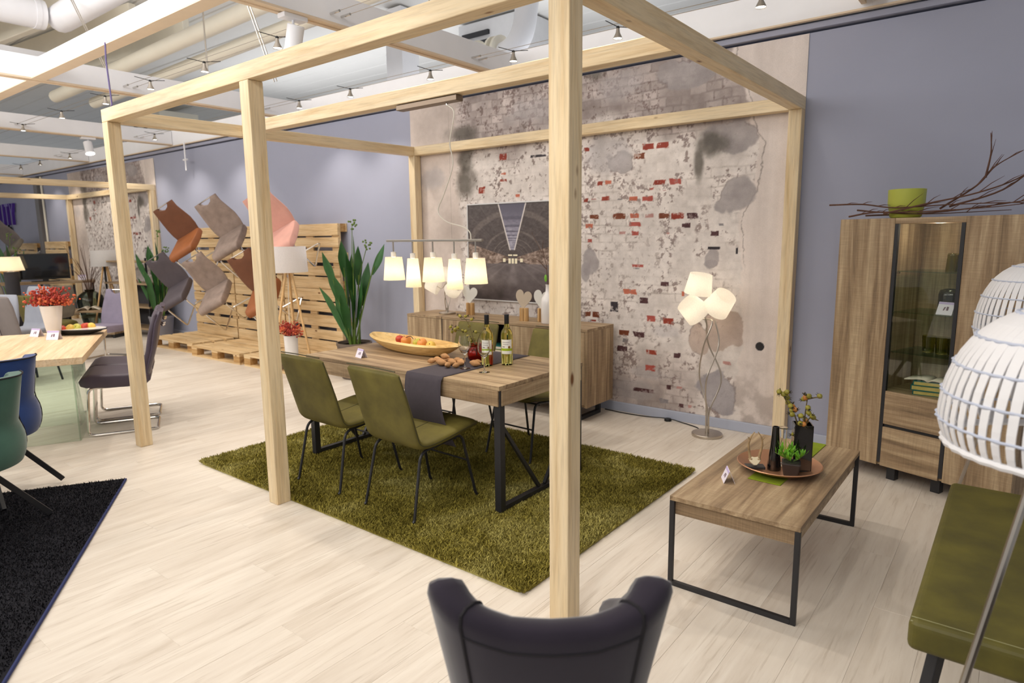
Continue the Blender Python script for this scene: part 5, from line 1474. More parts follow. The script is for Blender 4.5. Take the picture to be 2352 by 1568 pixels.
def armchair(name, label, loc, rz, mat, seam, scale=1.0, hs=1.0):
    t = thing(name, label, 'armchair', loc, rz)
    # plan curve of the back: half U, open towards +y; height falls from the wings to the middle and to the arms
    ctrl = [(-0.262, 0.30), (-0.272, 0.16), (-0.268, 0.02), (-0.245, -0.10), (-0.19, -0.168), (-0.10, -0.192), (0.0, -0.2), (0.10, -0.192), (0.19, -0.168), (0.245, -0.10), (0.268, 0.02), (0.272, 0.16), (0.262, 0.30)]
    top = [t_*hs for t_ in (0.62, 0.70, 0.845, 0.895, 0.86, 0.835, 0.832, 0.835, 0.86, 0.895, 0.845, 0.70, 0.62)]
    C_ = smooth_path([(x*scale, y*scale, 0) for x, y in ctrl], 4)
    T_ = np.interp(np.linspace(0, len(top) - 1, len(C_)), range(len(top)), top)
    n = len(C_)
    half = 0.034
    vs = []; fs = []; prof = []
    cols = []
    for i, p in enumerate(C_):
        d = (C_[min(i + 1, n - 1)] - C_[max(i - 1, 0)]).normalized(); nn = Vector((d.y, -d.x, 0))
        zt = T_[i]; zb = 0.36
        ring = []
        for q, z in ((half*0.9, zb), (half, zb + 0.1), (half, zt - 0.06), (half, zt - 0.03), (half*0.8, zt - 0.008), (half*0.35, zt), (-half*0.35, zt), (-half*0.8, zt - 0.008), (-half, zt - 0.03), (-half, zt - 0.06), (-half, zb + 0.1), (-half*0.9, zb)):
            fl = 1.0 + 0.10*(z - 0.36)/0.4
            b_ = p + nn*q
            ring.append((b_.x*fl*(0.86 + 0.16*(z - 0.36)/0.4), b_.y - 0.10*(z - 0.36)/0.4*(1 if p.y < 0.05 else max(0, 1 - (p.y - 0.05)*4)), z))
        cols.append(ring)
    m = len(cols[0])
    for r_ in cols: vs += r_
    for i in range(n - 1):
        for k in range(m):
            k2 = (k + 1) % m
            fs.append((i*m + k, i*m + k2, (i + 1)*m + k2, (i + 1)*m + k))
    fs += [tuple(range(m)), tuple((n - 1)*m + k for k in range(m))]
    MB().add(vs, fs).build('wing_back', M[mat], t, smooth=True, ang=65)
    for i in (int(n*0.33), int(n*0.67)):
        MB().tube([Vector(cols[i][k]) for k in range(0, 9)], 0.0042, 6).build('seam', M[seam], t, smooth=True)
    MB().tube([Vector(cols[i][2]) + (Vector(cols[i][3]) - Vector(cols[i][2]))*0.2 for i in range(int(n*0.33), int(n*0.67) + 1)], 0.003, 6).build('seam', M[seam], t, smooth=True)
    MB().box(-0.225*scale, 0.225*scale, -0.17*scale, 0.30*scale, 0.36, 0.47).build('seat_cushion', M[mat], t, bevel=0.035, seg=4)
    for sx in (-1, 1):
        for sy, yy in ((-1, -0.15), (1, 0.26)):
            MB().bar((sx*0.17*scale, yy*scale, 0.361), (sx*0.2*scale, yy*scale + sy*0.03, 0), 0.028, 0.028).build('leg', M['black'], t, bevel=0.003)
    return t
armchair('wing_armchair', 'navy velvet wing armchair seen from behind at the bottom', (0.515, -0.885, 0), 0.66, 'navy', 'navy_dark', 0.70)
armchair('wing_armchair', 'dark grey armchair cut off in the bottom right corner', (1.76, -0.66, 0), R(-90), 'anthracite', 'navy_dark', 0.86, 0.84)
# ------------------------------------------------------------------ cantilever chairs
def cantilever_chair(label, group, seatm, backm, notch=True, backw=(0.44, 0.485, 0.49, 0.455, 0.415, 0.405), pad=False):
    t = thing('cantilever_chair', label, 'chair', (0, 0, 0), 0, group)
    prof = [(0.235, 0.452), (0.20, 0.462), (0.08, 0.452), (-0.06, 0.446), (-0.19, 0.448)]
    MB().shell(prof, [0.46, 0.48, 0.485, 0.48, 0.46], [0.10, 0.112, 0.115, 0.112, 0.105], 28, 9).build('seat', M[seatm], t, smooth=True, ang=60)
    # backrest: s from the seat up; an S-shaped side curve and a hand-hold cut from the top edge
    SY = [-0.20, -0.232, -0.262, -0.283, -0.305, -0.345]; SZ = [0.47, 0.57, 0.67, 0.78, 0.89, 0.99]
    def half(sign):
        mb = MB(); rows = 22; colsn = 9; vs = []
        for j in range(rows):
            s = j/(rows - 1); k = s*5
            y, z = np.interp(k, range(6), SY), np.interp(k, range(6), SZ)
            y2, z2 = np.interp(min(k + 0.1, 5), range(6), SY), np.interp(min(k + 0.1, 5), range(6), SZ)
            y1, z1 = np.interp(max(k - 0.1, 0), range(6), SY), np.interp(max(k - 0.1, 0), range(6), SZ)
            d = Vector((0, y2 - y1, z2 - z1)).normalized(); nn = Vector((0, d.z, -d.y))
            xo = np.interp(k, range(6), backw)/2
            xi = 0.0
            if notch and s > 0.86:
                xi = 0.105*math.sqrt(max(0, 1 - ((1 - s)/0.14)**2)) if s < 1 else 0.105
            for i in range(colsn):
                u = i/(colsn - 1); x = xi + (xo - xi)*u
                th = 0.026*min(1, math.sqrt(max(0.02, 1 - u**6)))*(1 if s < 0.97 else 0.75)
                vs.append((Vector((sign*x, y, z)) + nn*th, Vector((sign*x, y, z)) - nn*th))
        V = [a for a, b_ in vs] + [b_ for a, b_ in vs]; N = len(vs); fs = []
        for j in range(rows - 1):
            for i in range(colsn - 1):
                q = (j*colsn + i, j*colsn + i + 1, (j + 1)*colsn + i + 1, (j + 1)*colsn + i)
                fs.append(q); fs.append(tuple(N + e for e in q[::-1]))
        for j in range(rows - 1):
            a, b_ = j*colsn + colsn - 1, (j + 1)*colsn + colsn - 1
            fs.append((a, N + a, N + b_, b_))
            a, b_ = j*colsn, (j + 1)*colsn
            fs.append((a, b_, N + b_, N + a))
        for i in range(colsn - 1):
            a = (rows - 1)*colsn + i
            fs.append((a, N + a, N + a + 1, a + 1)); fs.append((i, i + 1, N + i + 1, N + i))
        return mb.add(V, fs)
    mb = half(1); m2 = half(-1); mb.add(m2.v, m2.f)
    mb.build('backrest', M[backm], t, smooth=True, ang=55)
    if notch:
        MB().tube([(-0.13, -0.343, 0.985), (0.13, -0.343, 0.985)], 0.009, 8).build('chrome_handle', M['chrome'], t, smooth=True)
    if pad:
        for x in (-0.10, 0.10):
            MB().shell([(-0.195, 0.52), (-0.235, 0.66), (-0.262, 0.80), (-0.305, 0.955)], 0.19, 0.05, 14).build('back_pad', M[backm], t, smooth=True, ang=60, loc=(x, 0, 0))
        for x in (-0.06, 0.08):
            MB().tube([(x, -0.345, 0.86), (x + 0.05, -0.362, 0.862), (x + 0.09, -0.335, 0.86)], 0.008, 6).build('chrome_clip', M['chrome'], t, smooth=True)
    path = [(0.19, -0.20, 0.402), (0.20, 0.215, 0.402), (0.205, 0.245, 0.012), (0.205, -0.25, 0.012), (-0.205, -0.25, 0.012), (-0.205, 0.245, 0.012), (-0.20, 0.215, 0.402), (-0.19, -0.20, 0.402)]
    MB().tube(rounded(path, 0.05, 6), 0.0115, 8).build('chrome_frame', M['chrome'], t, smooth=True)
    return t
Xv, Yv, Zv = Vector((-0.847, -0.322, -0.422)), None, Vector((-0.037, -0.757, 0.652))
Zv.normalize(); Xv = (Xv - Zv*Xv.dot(Zv)).normalized(); Yv = Zv.cross(Xv)
HANG = Matrix((Xv, Yv, Zv)).transposed()
def hang(o, p):
    pt = Vector(p) - HANG @ Vector((0, -0.19, 0.45))*0.92
    o.matrix_world = Matrix.Translation(pt) @ HANG.to_4x4() @ Matrix.Scale(0.92, 4)
hb = cantilever_chair('brown leather cantilever chair hung upper left on the pallet wall', 'cantilever chairs hung on the pallet wall', 'brown', 'brown_back')
hang(hb, (-7.96, 2.5, 1.63))
for lab, p, ma, mb_ in (('grey brown suede cantilever chair hung in the upper row beside the brown one', (-6.80, 2.5, 1.655), 'mottled', 'mottled'),
                        ('rose pink velvet cantilever chair hung above the drum lamp', (-5.66, 2.5, 1.675), 'pink', 'pink'),
                        ('charcoal cantilever chair hung lowest left on the pallet wall', (-8.36, 2.5, 0.93), 'charcoal', 'charcoal'),
                        ('grey brown suede cantilever chair hung in the lower row', (-7.28, 2.5, 0.935), 'mottled', 'mottled'),
                        ('brown leather cantilever chair half hidden behind the middle post', (-6.11, 2.5, 0.985), 'brown', 'brown_back')):
    c = dup(hb, lab, mats={M['brown']: M[ma], M['brown_back']: M[mb_]})
    hang(c, p)
fh = dup(hb, 'small grey cantilever chair hung on the distant pallets', mats={M['brown']: M['taupe'], M['brown_back']: M['grey2']})
hang(fh, (-15.69, 2.55, 1.54))
th_ = R(154.3)
dc = cantilever_chair('aubergine padded cantilever chair at the glass-legged table, nearest the left post', 'aubergine chairs at the glass-legged table', 'darkpurple', 'darkpurple', False, (0.41, 0.42, 0.42, 0.42, 0.42, 0.40), True)
dc.location = (-4.60, 0.17, 0); dc.rotation_euler = (0, 0, th_)
dup(dc, 'aubergine padded cantilever chair further along the glass-legged table', (-5.06, 0.39, 0), th_)
gv = dup(hb, 'grey violet cantilever chair standing alone behind the apple plate', (-8.42, 1.45, 0), R(207), group='grey chairs in the far displays', mats={M['brown']: M['greyviolet'], M['brown_back']: M['greyviolet']})
gv.rotation_euler = (0, 0, R(207))
tg = thing('price_tag', 'yellow price tag hanging on the aubergine chair', 'tag', (-4.82, 0.60, 0.80), th_)
MB().box(-0.03, 0.03, -0.001, 0.001, -0.05, 0.05).build('tag_sheet', M['yellow'], tg)
MB().box(-0.018, 0.018, 0.0012, 0.002, -0.02, 0.015).build('printed_mark', M['card_mark'], tg)

# ------------------------------------------------------------------ pallets
def pallet(label, group, mats=('pallet', 'pallet_dark')):
    """1.2 x 0.8 m: lying flat, slats along x on top"""
    t = thing('pallet', label, 'pallet', (0, 0, 0), 0, group)
    ys = [(0, 0.145), (0.165, 0.285), (0.3275, 0.4725), (0.515, 0.635), (0.655, 0.8)]
    for q, (y0, y1) in enumerate(ys):
        MB().box(0, 1.2, y0, y1, 0.122, 0.144).build('slat', M[mats[0]], t, bevel=0.002, seg=1)
    for x0 in (0, 0.5275, 1.055):
        MB().box(x0, x0 + 0.145, 0.001, 0.799, 0.1, 0.1217).build('cross_board', M[mats[0]], t)
        for y0, y1 in ((0, 0.1), (0.35, 0.45), (0.7, 0.8)):
            MB().box(x0 + 0.002, x0 + 0.143, y0 + 0.001, y1 - 0.001, 0.022, 0.0997).build('block', M[mats[1]], t)
    for y0, y1 in ((0, 0.1), (0.35, 0.45), (0.7, 0.8)):
        MB().box(0, 1.2, y0, y1, 0, 0.0217).build('bottom_board', M[mats[0]], t)
    return t
pl = pallet('x', 'pallets lying on the floor')
pl['label'] = 'wooden pallet lying on the floor, nearest the potted plant'
pl.location = (-8.98, 2.27, 0); pl.rotation_euler = (0, 0, R(2))
dup(pl, 'wooden pallet lying on the floor, middle one before the pallet wall', (-7.62, 2.22, 0), R(1))
dup(pl, 'wooden pallet lying on the floor beside the white drum lamp', (-6.33, 2.25, 0), R(0))
def stand(label, x, z, group, y=2.935):
    c = dup(pl, label, (x, y, z), (PI/2, 0, 0), group=group)
    return c
# standing up: the slats face the room (local +z towards -y)
G1 = 'pallets standing against the blue wall'
for lab, x, z in (('standing pallet in the upper row behind the brown hung chair', -8.88, 0.952), ('standing pallet in the lower row behind the charcoal hung chair', -8.88, 0.147),
                  ('standing pallet in the upper row behind the middle post', -7.65, 0.952), ('standing pallet in the lower row behind the middle post', -7.65, 0.147),
                  ('standing pallet in the upper row behind the rose chair and drum lamp', -6.42, 0.952), ('standing pallet in the lower row behind the red sprigs', -6.42, 0.147)):
    stand(lab, x, z, G1, 3.085)
G2 = 'distant standing pallets'
for lab, x, z in (('distant standing pallet behind the small hung chair', -17.1, 0.75), ('distant standing pallet right of the television', -15.25, 0.78), ('distant standing pallet low behind the television', -15.25, -0.03 + 0.03)):
    stand(lab, x, z, G2, 3.085)

# ------------------------------------------------------------------ drum lamps on wooden tripods
def drum_lamp(label, x, y, zt, dia, hgt):
    t = thing('tripod_lamp', label, 'floor lamp', (x, y, 0), 0, 'white drum lamps')
    r = dia/2
    MB().grid(lambda u, v: (math.cos(2*PI*u)*r*(1 - 0.06*v), math.sin(2*PI*u)*r*(1 - 0.06*v), zt - hgt*(1 - v)), 44, 3, True).build('drum_shade', M['drum'], t, smooth=True)
    MB().lathe([(0.0005, zt - hgt - 0.012), (0.05, zt - hgt - 0.01), (0.05, zt - hgt + 0.01), (0.0005, zt - hgt + 0.01)], 18).build('hub', M['beech'], t, smooth=True)
    for k in range(3):
        a = R(-100 + 120*k)
        MB().tube([(math.cos(a)*0.035, math.sin(a)*0.035, zt - hgt), (math.cos(a)*0.27, math.sin(a)*0.27, 0.002)], [0.016, 0.012], 10).build('leg', M['beech'], t, smooth=True)
    MB().tube(smooth_path([(0.02, -0.02, zt - hgt), (0.03, -0.05, 0.7), (0.06, -0.06, 0.5), (0.05, -0.03, 0.3)], 6), 0.004, 6).build('cable', M['cord'], t, smooth=True)
    MB().ball((0, 0, zt - hgt*0.5), 0.035, 10).build('bulb', M['ceramic'], t, smooth=True)
    return t
drum_lamp('tripod lamp with white drum shade before the pallet wall', -5.28, 2.28, 1.49, 0.43, 0.29)
drum_lamp('tripod lamp with white drum shade behind the grey violet chair', -11.12, 2.55, 1.42, 0.43, 0.27)

# ------------------------------------------------------------------ big leafy plants
def big_plant(label, loc, ph, pr, potm, leaves, seed):
    rnd = random.Random(seed)
    t = thing('potted_plant', label, 'plant', loc, 0, 'tall strap-leaved plants')
    MB().lathe([(0.0005, 0), (pr*0.72, 0), (pr*0.76, 0.01), (pr*0.97, ph - 0.03), (pr, ph - 0.03), (pr, ph), (pr*0.92, ph), (pr*0.9, ph - 0.04), (0.0005, ph - 0.05)], 30).build('pot', M[potm], t, smooth=True, ang=50)
    MB().lathe([(0.0005, ph - 0.035), (pr*0.9, ph - 0.035)], 16).build('soil', M['soil'], t)
    for (a, rad, h, L_, wd) in leaves:
        a = R(a)
        base = Vector((math.cos(a)*pr*0.45*rnd.random(), math.sin(a)*pr*0.45*rnd.random(), ph - 0.04))
        tip = Vector((math.cos(a)*rad, math.sin(a)*rad, ph + h))
        mid = base*0.45 + tip*0.55; mid.z = base.z + (tip.z - base.z)*0.66
        P = smooth_path([base, mid, tip], 10)
        n = len(P); k0 = int(n*(1 - min(0.9, L_/max(h, 0.2))))
        st = MB().tube(P[:k0 + 3], [0.009*(1 - 0.4*i/(k0 + 3)) for i in range(k0 + 3)], 6).build('stem', M['stem'], t, smooth=True)
        seg = P[k0:]
        side0 = (seg[-1] - seg[0]).cross(Vector((math.cos(a + 1.2), math.sin(a + 1.2), 0.15))).normalized()
        mb = MB(); vs = []; fs = []
        for i, p in enumerate(seg):
            v = i/(len(seg) - 1)
            w_ = wd*math.sin(PI*min(1, 0.06 + 0.94*v))**0.7*(1.0 if v < 0.5 else (1 - (v - 0.5)*0.9))
            nn = side0.cross((seg[min(i + 1, len(seg) - 1)] - seg[max(i - 1, 0)]).normalized())
            vs += [p - side0*w_ + nn*w_*0.35, p, p + side0*w_ + nn*w_*0.35]
        for i in range(len(seg) - 1):
            for q in range(2):
                fs.append((i*3 + q, i*3 + q + 1, i*3 + 4 + q, i*3 + 3 + q))
        mb.add(vs, fs).build('leaf', M['leaf'], t, smooth=True, ang=80)
    for (a, rad, h) in ((100, 0.06, 1.32), (20, 0.22, 1.08)):
        a = R(a)
        P = smooth_path([(0, 0, ph - 0.04), (math.cos(a)*rad*0.4, math.sin(a)*rad*0.4, ph + h*0.6), (math.cos(a)*rad, math.sin(a)*rad, ph + h)], 6)
        st = MB().tube(P, 0.004, 5).build('flower_stalk', M['stem'], t, smooth=True)
        mb = MB()
        for k in range(12):
            mb.ball(P[-1] + Vector((rnd.uniform(-.05, .05), rnd.uniform(-.05, .05), rnd.uniform(-.06, .06))), 0.012, 6)
        mb.build('buds', M['stem'], st)
    return t
rl = random.Random(12)
LV = [(200, 0.42, 0.62, 0.52, 0.05), (190, 0.36, 0.85, 0.55, 0.055), (225, 0.30, 1.02, 0.55, 0.05), (180, 0.48, 0.46, 0.42, 0.05), (15, 0.46, 1.10, 0.5, 0.055), (260, 0.10, 1.14, 0.55, 0.055), (300, 0.12, 1.0, 0.62, 0.06), (340, 0.14, 1.2, 0.6, 0.055),
      (90, 0.12, 1.08, 0.6, 0.055), (40, 0.2, 0.9, 0.6, 0.06), (0, 0.18, 0.72, 0.55, 0.06), (150, 0.16, 0.86, 0.55, 0.06), (270, 0.16, 0.55, 0.45, 0.05), (320, 0.2, 0.62, 0.5, 0.06), (210, 0.2, 0.5, 0.45, 0.05), (120, 0.06, 1.0, 0.6, 0.05), (345, 0.10, 0.8, 0.6, 0.055), (240, 0.18, 0.75, 0.5, 0.05)]
big_plant('tall strap-leaved plant in a brown grey pot behind the dining table', (-4.60, 2.62, 0), 0.41, 0.20, 'potbrown', LV, 1)
big_plant('tall strap-leaved plant in a grey pot left of the pallet wall', (-9.72, 2.78, 0), 0.36, 0.19, 'potgrey', LV, 2)

# ------------------------------------------------------------------ vases of red sprigs
def sprig_vase(label, loc, h, r0, r1, seed, spread=0.2, n=46, hs=0.2):
    rnd = random.Random(seed)
    t = thing('white_vase', label, 'vase', loc, 0, 'white vases of red sprigs')
    MB().lathe([(0.0005, 0), (r0, 0), (r0 + 0.003, 0.004), (r1, h), (r1 - 0.006, h), (r0 - 0.004, 0.02), (0.0005, 0.015)], 30).build('vase_body', M['ceramic'], t, smooth=True, ang=50)
    b = thing('red_sprigs', 'bunch of red sprigs in the ' + label.split(' vase')[0] + ' vase', 'flowers', (loc[0], loc[1], loc[2] + h), 0, 'bunches of red sprigs')
    for k in range(n):
        a = rnd.uniform(0, 2*PI); s = spread*math.sqrt(rnd.random())*rnd.uniform(0.7, 1.25); z = hs*rnd.uniform(0.25, 1.0) - 0.25*hs*(s/spread)
        P = smooth_path([(math.cos(a)*r0*0.4, math.sin(a)*r0*0.4, -h*0.6), (math.cos(a)*r1*0.7, math.sin(a)*r1*0.7, 0.0), (math.cos(a)*s, math.sin(a)*s, z)], 4)
        st = MB().tube(P, 0.0015, 4).build('sprig_stalk', M['twig'], b)
        mb = MB()
        for q in range(14):
            p = P[-1 - (q % 4)] + Vector((rnd.uniform(-.03, .03), rnd.uniform(-.03, .03), rnd.uniform(-.025, .03)))
            mb.ball(p, rnd.uniform(0.006, 0.012), 5, (1, 1, rnd.uniform(0.6, 1.3)))
        o = mb.build('floret', M['redflower'] if k % 3 else M['redflower2'], st); o['kind'] = 'stuff'
    return t

# ------------------------------------------------------------------ table on glass panels, left
LX = Vector((-0.9006, 0.4346, 0)); SXv = Vector((0.4346, 0.9006, 0)); NR = Vector((-3.884, -0.332, 0))
def TP(l, s, z): return NR + LX*l + SXv*s + Vector((0, 0, z))
rzT = math.atan2(SXv.y, SXv.x) - PI/2
t = thing('glass_leg_table', 'pale oak table standing on glass panels at the left edge', 'table', TP(0.8, -0.45, 0), rzT)
# local: x towards the near end (-LX), y along SXv
MB().box(-0.83, 0.8, -0.45, 0.45, 0.71, 0.76).build('tabletop', M['oak_light'], t, bevel=0.002)
for x in (0.20, -0.42):
    g = MB().box(x - 0.006, x + 0.006, -0.30, 0.30, 0.0, 0.698).build('glass_panel', M['greenpane'], t)
    MB().box(x - 0.03, x + 0.03, -0.31, 0.33, 0.698, 0.7095).build('steel_rail', M['steel'], t, bevel=0.002)
MB().box(-0.42, 0.2, 0.29, 0.302, 0.0, 0.69).build('glass_cross_panel', M['greenpane'], t)
p = TP(1.33, -0.36, 0.7605)
sprig_vase('tapering white vase of red sprigs on the glass-legged table', tuple(p), 0.27, 0.045, 0.085, 5, 0.17, 52, 0.17)
p = TP(1.42, -0.50, 0.761); price_card('folded price card left of the tapering white vase', p.x, p.y, p.z, R(20), 0.10, 0.07)
p = TP(1.12, -0.33, 0.761); price_card('folded price card right of the tapering white vase', p.x, p.y, p.z, R(38), 0.10, 0.075)
p = TP(1.42, -0.20, 0.7605)
t = thing('apple_plate', 'oval dark-bottomed plate of apples on the glass-legged table', 'plate', p, rzT + R(60))
MB().lathe([(0.0005, 0), (0.12, 0), (0.2, 0.02), (0.26, 0.045), (0.255, 0.05), (0.2, 0.028), (0.12, 0.008), (0.0005, 0.008)], 36, sx=1.0, sy=0.55).build('dish', M['plastic'], t, smooth=True, ang=50)
MB().lathe([(0.0005, 0.0095), (0.12, 0.0095), (0.2, 0.0295), (0.252, 0.0515)], 36, sx=1.0, sy=0.55).build('inner_glaze', M['ceramic'], t, smooth=True)
for k, (dl, ds, mm, lab) in enumerate(((0.10, -0.10, 'apple_r', 'red apple at the left end of the oval plate'), (0.045, -0.06, 'apple_y', 'yellow apple second from the left on the oval plate'), (0.0, -0.03, 'apple_g', 'green yellow apple in the middle of the oval plate'),
                                       (-0.045, 0.01, 'apple_r', 'red apple right of the middle on the oval plate'), (-0.09, 0.04, 'apple_y', 'large yellow apple at the right of the oval plate'), (-0.06, 0.09, 'apple_r', 'red apple at the far right on the oval plate'))):
    q = p + LX*(-dl*-1)*0 + SXv*(dl*-1.15) + LX*(ds*0.4)
    fruit(lab, q.x, q.y, p.z + 0.056, 0.037, mm, 0.3 + 0.4*k, 'apples on the oval plate')
sprig_vase('straight white vase of red sprigs before the pallet wall', (-4.95, 2.04, 0.0), 0.53, 0.06, 0.075, 8, 0.13, 36, 0.16)

# ------------------------------------------------------------------ velvet tub chairs and black rug
t = thing('black_rug', 'black shag rug at the left edge of the floor', 'rug', (-3.25, -0.37, 0), 0)
ux, uy = Vector((0.846, -0.533, 0)), Vector((-0.533, -0.846, 0))   # along its right edge, along its far edge
Mr = Matrix(((ux.x, uy.x, 0, 0), (ux.y, uy.y, 0, 0), (0, 0, 1, 0), (0, 0, 0, 1)))
a0 = Vector((0, 0, 0))
def on_rug(i, j): return ux*i + uy*j
mb = MB(); mb.prism([tuple(on_rug(i, j).xy) for i, j in ((0, 0), (3.0, -0.02), (3.0, 2.2), (0, 2.2))], 0.001, 0.014); mb.build('rug_base', M['rugblack'], t)
pr_ = pile(1.5, 1.1, 110000, 0.014, 0.004, 0.010, 9, M['rugblack'], t)
pr_.matrix_parent_inverse = Matrix.Identity(4)
pr_.location = on_rug(1.5, 1.1); pr_.rotation_euler = (0, 0, math.atan2(ux.y, ux.x))
MB().tube([on_rug(0.0, 0.0) + Vector((0, 0, 0.008)), on_rug(3.0, -0.02) + Vector((0, 0, 0.008))], 0.008, 6).build('bound_edge', plain('blue_binding', srgb(34, 44, 92), 0.8), t, smooth=True)

def tub_chair(label, loc, rz, mat, seam):
    t = thing('tub_chair', label, 'chair', loc, rz, 'velvet tub chairs on the black rug')
    def fn(off):
        def f(u, v):
            a = R(-118 + 236*u) - PI/2               # u across the back, v from the seat rim to the top edge
            ru = abs(u - 0.5)*2
            top = 0.885 - 0.04*math.sin(PI*ru)*0 - 0.36*max(0, ru - 0.36)**1.15/0.6
            z = 0.40 + (top - 0.40)*v
            bulge = 0.045*math.sin(PI*min(1, max(0, (z - 0.36)/0.26))) if z < 0.62 else 0.0
            lean = 0.10*max(0, (z - 0.5))/0.4*(1 - ru*0.6)
            rx, ry = 0.225 + bulge + off - 0.03*max(0, z - 0.6)/0.3, 0.225 + bulge + off
            return (math.cos(a)*rx, math.sin(a)*ry - lean, z)
        return f
    nu, nv = 40, 14
    mb = MB().grid(fn(0.028), nu, nv); mb.grid(fn(-0.028), nu, nv); k = nu*nv
    for j in range(nv - 1):
        for i in (0, nu - 1):
            a_, b_ = j*nu + i, (j + 1)*nu + i
            mb.f.append((a_, b_, k + b_, k + a_))
    for i in range(nu - 1):
        for j in (0, nv - 1):
            a_ = j*nu + i
            mb.f.append((a_, a_ + 1, k + a_ + 1, k + a_))
    mb.build('tub_back', M[mat], t, smooth=True, ang=80, bevel=0.012, seg=2)
    f0 = fn(0.03)
    MB().tube([f0(i/39, 1.0) for i in range(40)], 0.004, 6).build('piping', M[seam], t, smooth=True)
    for u in (0.33, 0.67):
        MB().tube([f0(u, v/12) for v in range(13)], 0.0035, 6).build('seam', M[seam], t, smooth=True)
    MB().lathe([(0.0005, 0.36), (0.20, 0.36), (0.245, 0.40), (0.235, 0.46), (0.0005, 0.475)], 30, c=(0, 0.02, 0)).build('seat', M[mat], t, smooth=True, ang=60)
    for sx in (-1, 1):
        for sy in (-1, 1):
            MB().bar((sx*0.08, sy*0.07, 0.36), (sx*0.25, sy*0.27, 0.028), 0.022, 0.03).build('leg', M['black'], t, bevel=0.002)
    return t
# both face away to the left, their backs towards the room
fdir = math.atan2(-0.61, -0.79) - PI/2
tub_chair('blue velvet tub chair at the left edge', (-3.60, -1.0, 0), fdir, 'blue', 'navy_dark')
tub_chair('green velvet tub chair at the left edge in front of the blue one', (-2.99, -1.25, 0), fdir + 0.1, 'teal', 'navy_dark')

# ------------------------------------------------------------------ far displays at the left
def simple_chair(label, loc, rz, mat, group='grey chairs in the far displays', h=0.9, legm='black', wdt=0.44):
    t = thing('dining_chair', label, 'chair', loc, rz, group)
    prof = [(0.235, 0.455), (0.19, 0.468), (0.06, 0.458), (-0.10, 0.448), (-0.18, 0.462), (-0.215, 0.53), (-0.24, 0.66), (-0.27, h - 0.1), (-0.29, h)]
    MB().shell(prof, [wdt - 0.02, wdt, wdt + .01, wdt + .01, wdt, wdt + .01, wdt + .02, wdt - .01, wdt - 0.06], [0.07, 0.08, 0.08, 0.075, 0.07, 0.06, 0.055, 0.05, 0.045], 22).build('seat_shell', M[mat], t, smooth=True, ang=70)
    MB().tube([(0, -0.262, 0.55), (0, -0.285, 0.66), (0, -0.30, h - 0.1), (0, -0.315, h)], 0.003, 6).build('seam', M['navy_dark'], t, smooth=True)
    for sx in (-1, 1):
        for sy in (-1, 1):
            MB().bar((sx*0.15, sy*0.14, 0.42), (sx*0.20, sy*0.2, 0), 0.02, 0.02).build('leg', M[legm], t)
    return t
simple_chair('grey chair seen from behind left of the red sprigs', (-7.45, 0.32, 0), R(20), 'grey2', h=0.98, wdt=0.46)
simple_chair('light grey chair back showing above the other grey chair', (-8.75, 0.62, 0), R(200), 'grey', h=0.98)
simple_chair('light grey chair cut by the left edge behind the table', (-7.95, 0.05, 0), R(205), 'grey', h=0.95)
simple_chair('olive chair half hidden behind the white tapering vase', (-9.1, 1.05, 0), R(20), 'olive', h=0.86, wdt=0.40)
simple_chair('taupe chair turned sideways below the television', (-10.35, 1.45, 0), R(100), 'taupe', h=0.9)
simple_chair('small taupe chair back right under the television', (-11.15, 1.12, 0), R(30), 'taupe', h=0.98)
t = thing('far_table', 'pale round-edged table at the left edge behind the chairs', 'table', (-7.95, -0.50, 0), R(30))
MB().box(-0.5, 0.45, -0.4, 0.4, 0.72, 0.745).build('tabletop', M['oak_light'], t, bevel=0.01)
for sx in (-1, 1):
    for sy in (-1, 1):
        MB().box(sx*0.38 - 0.02, sx*0.38 + 0.02, sy*0.33 - 0.02, sy*0.33 + 0.02, 0, 0.7195).build('leg', M['black'], t)
# console with the television
vd = math.atan2(0.30, 0.95)
t = thing('console_table', 'brown wood console table carrying the television', 'console table', (-12.0, 1.85, 0), R(72))
MB().box(-0.78, 0.78, -0.2, 0.2, 0.86, 0.90).build('tabletop', M['oak_x'], t, bevel=0.003)
for s in (-0.74, 0.0, 0.74):
    MB().box(s - 0.015, s + 0.015, -0.18, 0.18, 0, 0.8595).build('leg_panel', M['black'], t)
MB().box(-0.725, -0.016, -0.17, 0.17, 0.30, 0.33).build('lower_shelf', M['oak_x'], t)
MB().box(0.016, 0.725, -0.17, 0.17, 0.30, 0.33).build('lower_shelf', M['oak_x'], t)
t = thing('television', 'black flat television on the brown console', 'television', (-11.95, 1.90, 0.9005), R(72))
MB().box(-0.36, 0.36, -0.02, 0.03, 0.04, 0.475).build('casing', M['plastic'], t, bevel=0.005)
MB().box(-0.34, 0.34, -0.0225, -0.0205, 0.06, 0.455).build('screen', M['screen'], t)
MB().box(-0.2, 0.2, -0.08, 0.08, 0, 0.012).build('stand', M['plastic'], t, bevel=0.003)
MB().box(-0.04, 0.04, -0.01, 0.02, 0.0125, 0.06).build('neck', M['plastic'], t)
price_card('folded price card on the console right of the television', -11.85, 2.42, 0.901, R(72), 0.12, 0.09)
